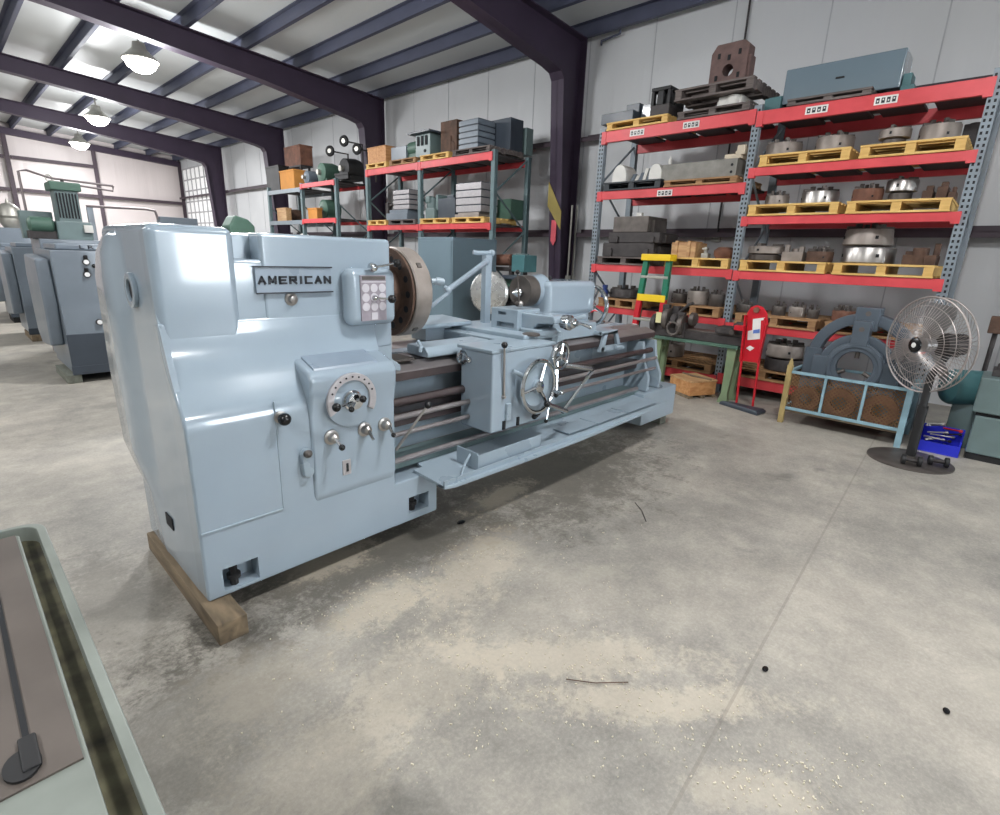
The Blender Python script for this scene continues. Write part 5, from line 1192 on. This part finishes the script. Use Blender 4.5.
# ---------------------------------------------------------------- wire cage holding big round castings
XC = 5.97
cg = empty('wire_cage', (6.3, 1.0, 0), 'pale blue tube-frame cage with rusty expanded-metal sides, on the floor', 'cage')
yl, yr_ = 1.48, .46; XK = 6.55
for x in (XC, XK):
    for y, m_ in ((yl, 'cage_o'), (yr_, 'cage')):
        MB().box(x - .025, x + .025, y - .025, y + .025, 0, .62 if m_ == 'cage_o' else .57).build('corner_post', M[m_], cg, bevel=.004, label='ochre corner post' if m_ == 'cage_o' else None)
        if m_ == 'cage_o': MB().rev([(0, .024), (.03, .02), (.05, .012), (.07, .005)], (x, y, .62), (0, 0, 1), 10).build('post_spike', M[m_], cg)
    for z in (.55, .165): MB().box(x - .014, x + .014, yr_, yl, z - .014, z + .014).build('rail', M['cage'], cg, bevel=.003)
    for y in (1.14, .80): MB().box(x - .012, x + .012, y - .012, y + .012, .165, .55).build('stile', M['cage'], cg, bevel=.003)
for y in (yl, yr_):
    for z in (.55, .165): MB().box(XC, XK, y - .014, y + .014, z - .014, z + .014).build('end_rail', M['cage'], cg, bevel=.003)
MB().box(XC, XK, yr_, yl, .13, .15).build('cage_floor', M['timber'], cg)
for k, (a, b) in enumerate(((yl - .03, 1.15), (1.13, .81), (.79, yr_ + .03))):
    mb = MB(); n = 12; w_ = a - b; h = .36; z0 = .18; st_ = .03
    def seg(p, q):
        d_ = Vector((q[0] - p[0], q[1] - p[1])); l_ = d_.length
        if l_ < 1e-4: return
        nn = Vector((-d_.y, d_.x)) / l_ * .0042
        mb.prism([(p[0] + nn.x, p[1] + nn.y), (q[0] + nn.x, q[1] + nn.y), (q[0] - nn.x, q[1] - nn.y), (p[0] - nn.x, p[1] - nn.y)], 'x', XC + .016, XC + .019)
    for sgn in (1, -1):
        i = -int(h / st_ / .6) - 2
        while True:
            y0_ = b + i * st_ * 1.3
            if y0_ > a: break
            p = [y0_, z0]; q = [y0_ + h * 1.0, z0 + h]
            if p[0] < b: p = [b, z0 + (b - y0_)]
            if q[0] > a: q = [a, z0 + (a - y0_)]
            if p[1] < q[1] - .005 and p[1] < z0 + h:
                if sgn < 0: p, q = [a + b - p[0], p[1]], [a + b - q[0], q[1]]
                seg(p, q)
            i += 1
    mb.build('mesh_panel', M['mesh'], cg, smooth=False)
# rusty flange castings inside the cage
for k, (y, r, lab_) in enumerate(((1.30, .13, 'rusty round flange at the left end inside the wire cage'), (1.0, .15, 'rusty round flange in the middle of the wire cage'), (.66, .15, 'rusty round flange at the right end inside the wire cage'))):
    MB().ringbox((5.996, y, .152 + r), (1, 0, 0), r * .45, r, .07, 32).thing('flange_ring', M['rust_lt'], lab_, 'flange', 'rusty flanges inside the cage', bevel=.01)
# big outer half ring and the smaller steady rest in front of it
XR = 6.34
def rp(px, py, X=XR): v = onx(px, py, X); return v.y, v.z
og = empty('steady_rest', (XR, 1.0, .15), 'large slate-blue half-ring steady rest standing in the wire cage', 'steady rest')
oc = Vector((XR, .965, .70)); ro, ri = .475, .365
MB().ringbox(oc, (1, 0, 0), ri, ro, .16, 40, math.radians(-8), math.radians(188), ref=(0, 1, 0)).build('ring_body', M['ringp'], og, bevel=.014, seg=2)
MB().box(XR - .01, XR + .17, oc.y + ri - .03, oc.y + ro + .02, .152, .78).build('left_foot', M['ringp'], og, bevel=.012)
MB().box(XR - .01, XR + .17, oc.y - ro - .0, oc.y - ri + .03, .152, .75).build('right_foot', M['ringp'], og, bevel=.012)
MB().box(XR - .03, XR + .17, oc.y - .10, oc.y + .11, oc.z + ri - .06, oc.z + ro + .06).build('top_boss', M['ringp'], og, bevel=.01)
MB().cyl((XR - .032, oc.y + .0, oc.z + ro), (XR - .02, oc.y + .0, oc.z + ro), .025).build('bolt', M['steel_d'], og)
X2 = 6.13
sr = empty('steady_rest', (X2, .95, .15), 'smaller slate-blue ring steady rest in front of the big half ring', 'steady rest')
ic = Vector((X2, .96, .655))
MB().ringbox(ic, (1, 0, 0), .155, .255, .10, 44).build('ring_body', M['ringp'], sr, bevel=.02, seg=2)
MB().ringbox(ic + Vector((-.015, 0, 0)), (1, 0, 0), .20, .235, .02, 44).build('ring_rib', M['ringp'], sr, bevel=.006)
MB().ringbox(ic + Vector((.04, 0, 0)), (1, 0, 0), .25, .325, .07, 44, math.radians(5), math.radians(178), ref=(0, 1, 0)).build('outer_rib', M['ringp'], sr, bevel=.014)
MB().box(X2 - .02, X2 + .12, ic.y - .07, ic.y + .075, ic.z + .22, ic.z + .46).build('top_jaw_housing', M['ringp'], sr, bevel=.012)
MB().cyl((X2 - .024, ic.y, ic.z + .38), (X2 - .01, ic.y, ic.z + .38), .024).build('housing_bolt', M['steel_d'], sr)
for s in (1, -1):
    MB().box(X2, X2 + .11, ic.y + s * .3 - .07, ic.y + s * .3 + .07, .152, ic.z + .08).build('side_lug', M['ringp'], sr, bevel=.012)
MB().box(X2, X2 + .12, ic.y - .3, ic.y + .3, .152, ic.z - .22).build('steady_base', M['ringp'], sr, bevel=.012)
for k in range(3):
    a = math.radians(90 + 120 * k); e = Vector((0, math.cos(a), math.sin(a)))
    MB().cyl(Vector((X2 + .05, ic.y, ic.z)) + e * .09, Vector((X2 + .05, ic.y, ic.z)) + e * .17, .02, n=12).build('jaw', M['steel_d'], sr)
# ---------------------------------------------------------------- pedestal fan
fc = onx(927, 345, 5.72); fd = Vector((-.74, .67, -.03)).normalized(); FR_ = .40
base = onz(909, 460.5)
fn = empty('pedestal_fan', (base.x, base.y, 0), 'large round industrial pedestal fan on a flat steel base, right of the cage', 'fan')
u, v, w = axes(fd)
MB().torus(fc + fd * .02, fd, FR_, .008, 56, 8).build('guard_ring', M['fanw'], fn)
MB().torus(fc - fd * .06, fd, FR_ * .98, .006, 56, 8).build('guard_ring', M['fanw'], fn)
mb = MB()
for k in range(72):
    a = 2 * PI * k / 72; e = u * math.cos(a) + v * math.sin(a)
    mb.tube([fc + fd * .11 + e * .07, fc + fd * .09 + e * FR_ * .55, fc + fd * .02 + e * FR_], .0022, 4)
mb.build('front_guard_wires', M['fanw'], fn)
mb = MB()
for k in range(48):
    a = 2 * PI * k / 48; e = u * math.cos(a) + v * math.sin(a)
    mb.tube([fc - fd * .2 + e * .07, fc - fd * .18 + e * FR_ * .6, fc - fd * .06 + e * FR_ * .98], .0022, 4)
mb.build('rear_guard_wires', M['fanw'], fn)
for q in (.35, .6, .82): MB().torus(fc + fd * (.10 - .06 * q * q), fd, FR_ * q, .003, 48, 5).build('guard_hoop', M['fanw'], fn)
MB().rev([(0, .06), (.01, .06), (.015, .045)], fc + fd * .105, fd, 24).build('guard_badge', M['black'], fn)
MB().rev([(0, .022), (.003, .02)], fc + fd * .121, fd, 16).build('badge_emblem', M['white'], fn)
for k in range(3):
    a0 = 2 * PI * k / 3 + .3; rg = []
    for i in range(9):
        rr2 = .06 + (FR_ * .9 - .06) * i / 8; wd_ = .35 + .42 * math.sin(PI * min(1, i / 8 * .8 + .12)); e0 = a0 - wd_ * .5; e1 = a0 + wd_ * .5
        p0 = fc + (u * math.cos(e0) + v * math.sin(e0)) * rr2 - fd * .05; p1 = fc + (u * math.cos(e1) + v * math.sin(e1)) * rr2 + fd * .05
        rg.append([p0, p1, p1 + fd * .004, p0 + fd * .004])
    MB().loft(rg).build('fan_blade', M['fanb'], fn)
MB().rev([(0, .09), (.02, .1), (.2, .09), (.24, .05)], fc - fd * .12, -fd, 24).build('motor', M['iron'], fn)
MB().rev([(-.04, .06), (.05, .06), (.06, .03)], fc, fd, 20).build('blade_hub', M['fanb'], fn)
mt = fc - fd * .25
MB().tube([(base.x, base.y, .02), (base.x + .01, base.y + .005, mt.z - .25), (mt.x, mt.y, mt.z - .02)], .028, 12).build('pole', M['blackm'], fn)
MB().box(mt.x - .05, mt.x + .05, mt.y - .05, mt.y + .05, mt.z - .1, mt.z + .06).build('yoke', M['iron'], fn, bevel=.01)
MB().cyl((base.x, base.y, .02), (base.x, base.y, .5), .036).build('pole_sleeve', M['blackm'], fn)
MB().rev([(0, .31), (.012, .31), (.016, .30), (.018, .05), (.05, .045)], (base.x, base.y, 0), (0, 0, 1), 48).build('base_disc', M['steel_d'], fn)
# two black castor wheels lying on the floor
for k, (px, py, ex, lab_) in enumerate(((910, 467, .10, 'black double castor lying on the fan base, nearer the fan pole'), (937, 468, .12, 'black double castor at the right edge of the fan base'))):
    q = onz(px, py); dx = Vector((.25, -1, 0)).normalized()
    z0 = .019 + .042
    cs = empty('castor_wheel', (q.x, q.y, z0 - .042), lab_, 'wheel', 'castor wheels by the fan')
    MB().rev([(0, .02), (.005, .04), (.03, .042), (.035, .02)], Vector((q.x, q.y, z0)) - dx * .075, dx, 20).build('wheel', M['blackm'], cs)
    MB().rev([(0, .02), (.005, .04), (.03, .042), (.035, .02)], Vector((q.x, q.y, z0)) + dx * .035, dx, 20).build('wheel', M['blackm'], cs)
    MB().cyl(Vector((q.x, q.y, z0)) - dx * .06, Vector((q.x, q.y, z0)) + dx * .06, .016).build('axle', M['iron'], cs)
# ---------------------------------------------------------------- blue bin of tools
b0, b1 = onz(914, 449), onz(957, 460)
dv = Vector((0, b1.y - b0.y, 0)); L_ = dv.length; e1 = dv.normalized(); e2 = Vector((-e1.y, e1.x, 0))
if e2.x < 0: e2 = -e2
W_ = .30
def bp_(a, b, z): v_ = b0 + e1 * a + e2 * b; return (v_.x, v_.y, z)
bb = empty('parts_bin', tuple((b0 + e1 * L_ / 2 + e2 * W_ / 2).xy) + (0,), 'bright blue plastic bin full of loose tools, on the floor by the fan', 'bin')
def bwall(a0, a1, c0, c1, z0, z1, nm='bin_side'): MB().loft([[bp_(a0, c0, z0), bp_(a1, c0, z0), bp_(a1, c1, z0), bp_(a0, c1, z0)], [bp_(a0, c0, z1), bp_(a1, c0, z1), bp_(a1, c1, z1), bp_(a0, c1, z1)]]).build(nm, M['blue_pl'], bb, bevel=.003)
bwall(0, L_, 0, W_, 0, .01, 'bin_floor'); bwall(0, L_, 0, .012, .01, .10); bwall(0, L_, W_ - .012, W_, .01, .20); bwall(0, .012, .012, W_ - .012, .01, .17); bwall(L_ - .012, L_, .012, W_ - .012, .01, .14)
random.seed(11)
LB = ['long bright bar', 'thick dark bar', 'short steel bar', 'leaning bright rod', 'dark handle', 'chrome wrench', 'thin rod at the back', 'steel bar on the right', 'dark bolt', 'red-handled tool', 'stub bar', 'bright rod at the front']
for k in range(12):
    a, c_ = random.uniform(.08, L_ - .08), random.uniform(.07, W_ - .07); th = random.uniform(-.6, .6) + (0 if k % 2 else .3); ll = random.uniform(.1, .2)
    p = b0 + e1 * a + e2 * c_; dd = (e1 * math.cos(th) + e2 * math.sin(th)) * ll
    z0 = .03 + .02 * k
    p0, p1 = p - dd * .5, p + dd * .5
    def cl(q):
        aa = min(max((q - b0).dot(e1), .03), L_ - .03); bb2 = min(max((q - b0).dot(e2), .03), W_ - .03); return b0 + e1 * aa + e2 * bb2
    p0, p1 = cl(p0), cl(p1); p0.z, p1.z = z0, z0 + random.uniform(.0, .02)
    mm_ = MB().tube([p0, p1], random.uniform(.006, .012), 8).ball(p1, .016, 8)
    mm_.thing('hand_tool', M['steel'] if k % 3 else (M['red_ft'] if k == 9 else M['iron']), LB[k] + ' among the loose tools in the blue bin', 'tool', 'loose tools in the blue bin')
# ---------------------------------------------------------------- teal machine at the right edge
tm = empty('teal_machine', (6.6, -.1, 0), 'worn teal machine with a round drum and pale panels at the right edge', 'machine')
dc_ = onx(947, 392, 6.5)
MB().rev([(0, .10), (.02, .15), (.05, .165), (.5, .165), (.53, .15), (.55, .10)], (6.42, dc_.y + .02, .56), (.55, -.84, 0), 30).build('drum', M['teal'], tm)
MB().box(6.45, 6.9, -.3, .17, .0, .42).build('drum_bed', M['paint_gr'], tm, bevel=.012)
MB().box(6.5, 6.9, -.2, .12, .42, .5).build('saddle', M['teal'], tm, bevel=.012)
MB().box(6.08, 6.5, -.75, -.01, .06, .40).build('lower_panel', M['paint_gr'], tm, bevel=.015, seg=2)
MB().box(6.1, 6.48, -.75, -.02, 0.0, .06).build('plinth', M['blackm'], tm)
MB().box(6.10, 6.5, -.75, -.01, .40, .43).build('shadow_gap', M['hole'], tm)
MB().box(6.07, 6.52, -.75, .02, .43, .74).build('upper_panel', M['paint_gr'], tm, bevel=.015, seg=2)
MB().box(6.2, 6.45, -.45, -.04, .74, .80).build('top_tray', M['iron'], tm, bevel=.006)
for dy in (-.08, -.16, -.24): MB().rev([(0, .02), (.05, .02), (.06, .01), (.10, .008)], (6.22, dy, .80), (0, 0, 1), 12).build('lever_stub', M['iron'], tm)
a = onx(996, 326, 6.9)
sg = empty('control_box', (6.9, a.y, 0), 'small rusty-brown box on a thin post at the right edge of the picture', 'box')
MB().box(6.85, 6.97, a.y - .1, a.y + .05, a.z - .07, a.z + .09).build('box_body', M['rust'], sg, bevel=.008)
MB().cyl((6.95, a.y - .01, 0), (6.95, a.y - .01, a.z - .06), .02).build('post', M['iron'], sg)
# ---------------------------------------------------------------- fittings on the column and wall
def inner_x(z): return 7.93 - (7.93 - 7.62) * z / 4.4
a = ony(563, 222, 6.1)
zl1, zl0 = ony(562, 221, 6.1).z, ony(562, 246, 6.1).z; xx = inner_x((zl0 + zl1) / 2) - .035
MB().prism([(6.10, zl0), (6.16, zl0 + .08), (6.16, zl1), (6.05, zl1), (6.05, zl0 + .08)], 'x', xx, xx + .012).thing('column_sign', M['pink'], 'narrow faded red arrow sign on the steel column', 'sign')
zt_, zb_ = ony(560, 184, 6.0).z, ony(572, 228, 6.0).z
MB().loft([[(inner_x(zt_) - .03, 6.23, zt_ + .05), (inner_x(zt_) - .03, 6.23, zt_ - .35), (inner_x(zt_) - .015, 6.23, zt_ - .35), (inner_x(zt_) - .015, 6.23, zt_ + .05)], [(inner_x(zb_) - .03, 5.96, zb_ + .25), (inner_x(zb_) - .03, 5.96, zb_ - .05), (inner_x(zb_) - .015, 5.96, zb_ - .05), (inner_x(zb_) - .015, 5.96, zb_ + .25)]]).thing('column_strap', mat('dull_yellow_strap', (150, 134, 72), .7), 'dull yellow diagonal strap across the steel column', 'strap')
for k, px in enumerate((570, 575)):
    q = ony(px, 240, 5.93)
    t = empty('wall_conduit', (q.x, 5.93, 0), ('left', 'right')[k] + ' of the two thin conduits rising beside the steel column', 'conduit', 'conduits beside the column')
    MB().cyl((q.x, 5.93, 0), (q.x, 5.93, ony(px, 205, 5.93).z), .016).build('conduit_pipe', M['galv'], t)
    MB().box(q.x - .05, q.x + .05, 5.90, 5.95, 1.15, 1.3).build('conduit_mount', M['galv'], t, bevel=.006)
q = onx(746, 30, 8.37)
t = empty('wall_conduit', (8.37, q.y, 1.9), 'thin vertical conduit down the white wall behind the right rack', 'conduit')
MB().cyl((8.37, q.y, 2.05), (8.37, q.y, 5.1), .014).build('conduit_pipe', M['iron'], t)
MB().box(8.33, 8.398, q.y - .06, q.y + .06, 1.92, 2.06).build('outlet_box', M['galv'], t, bevel=.005)
q = onx(612, 36, 8.3)
MB().tube([(8.38, q.y + .25, q.z - .05), (8.3, q.y + .2, q.z - .03), (8.3, q.y - .15, q.z + .0), (8.3, q.y - .15, q.z + .35)], .018).thing('wall_bracket', M['purlin'], 'thin bent rod bracket high on the wall right of the steel column', 'bracket')
# ---------------------------------------------------------------- loose bits on the floor
random.seed(3)
mb = MB()
zones = ((380, 600, 70, 40), (470, 560, 120, 50), (560, 660, 120, 60), (680, 720, 120, 60), (330, 580, 60, 40), (790, 780, 90, 30), (500, 640, 160, 80), (440, 700, 150, 70))
for k in range(1100):
    cx, cy, rx, ry = zones[k % len(zones)]
    p = onz(cx + random.gauss(0, rx * .6), min(812, cy + random.gauss(0, ry * .6))); s = random.uniform(.0015, .0045); a = random.uniform(0, PI)
    if p.y > 2.0: continue
    mb.cbox((p.x, p.y, .0025), (s * random.uniform(1, 2.6), s, .004), a)
mb.thing('metal_chips', mat('pale_chips', (218, 210, 190), .6), 'scattered pale metal chips and grit on the concrete in front of the lathe', 'debris', kind='stuff', smooth=False)
p0, p1, p2 = onz(566, 681), onz(595, 685), onz(628, 684)
MB().tube([p0 + Vector((0, 0, .009)), p1 + Vector((0, 0, .01)), p2 + Vector((0, 0, .009))], .002, 6).thing('wire_scrap', M['rust'], 'short rusty wire lying on the concrete in the foreground', 'wire')
p0, p1 = onz(635, 503), onz(646, 522)
MB().tube([p0 + Vector((0, 0, .004)), (p0 + p1) / 2 + Vector((.02, 0, .005)), p1 + Vector((0, 0, .004))], .0025, 6).thing('wire_scrap', M['iron'], 'thin dark wire scrap on the floor right of the tray', 'wire')
for k, (px, py, lab_) in enumerate(((461, 523, 'black scrap on the floor just in front of the lathe foot'), (765, 670, 'small dark scrap in the right foreground'), (946, 712, 'small dark scrap near the bottom right corner'))):
    p = onz(px, py); MB().ball((p.x, p.y, .006), .02 if k == 0 else .012, 10, (1.6, 1, .3)).thing('floor_scrap', M['black'], lab_, 'scrap')
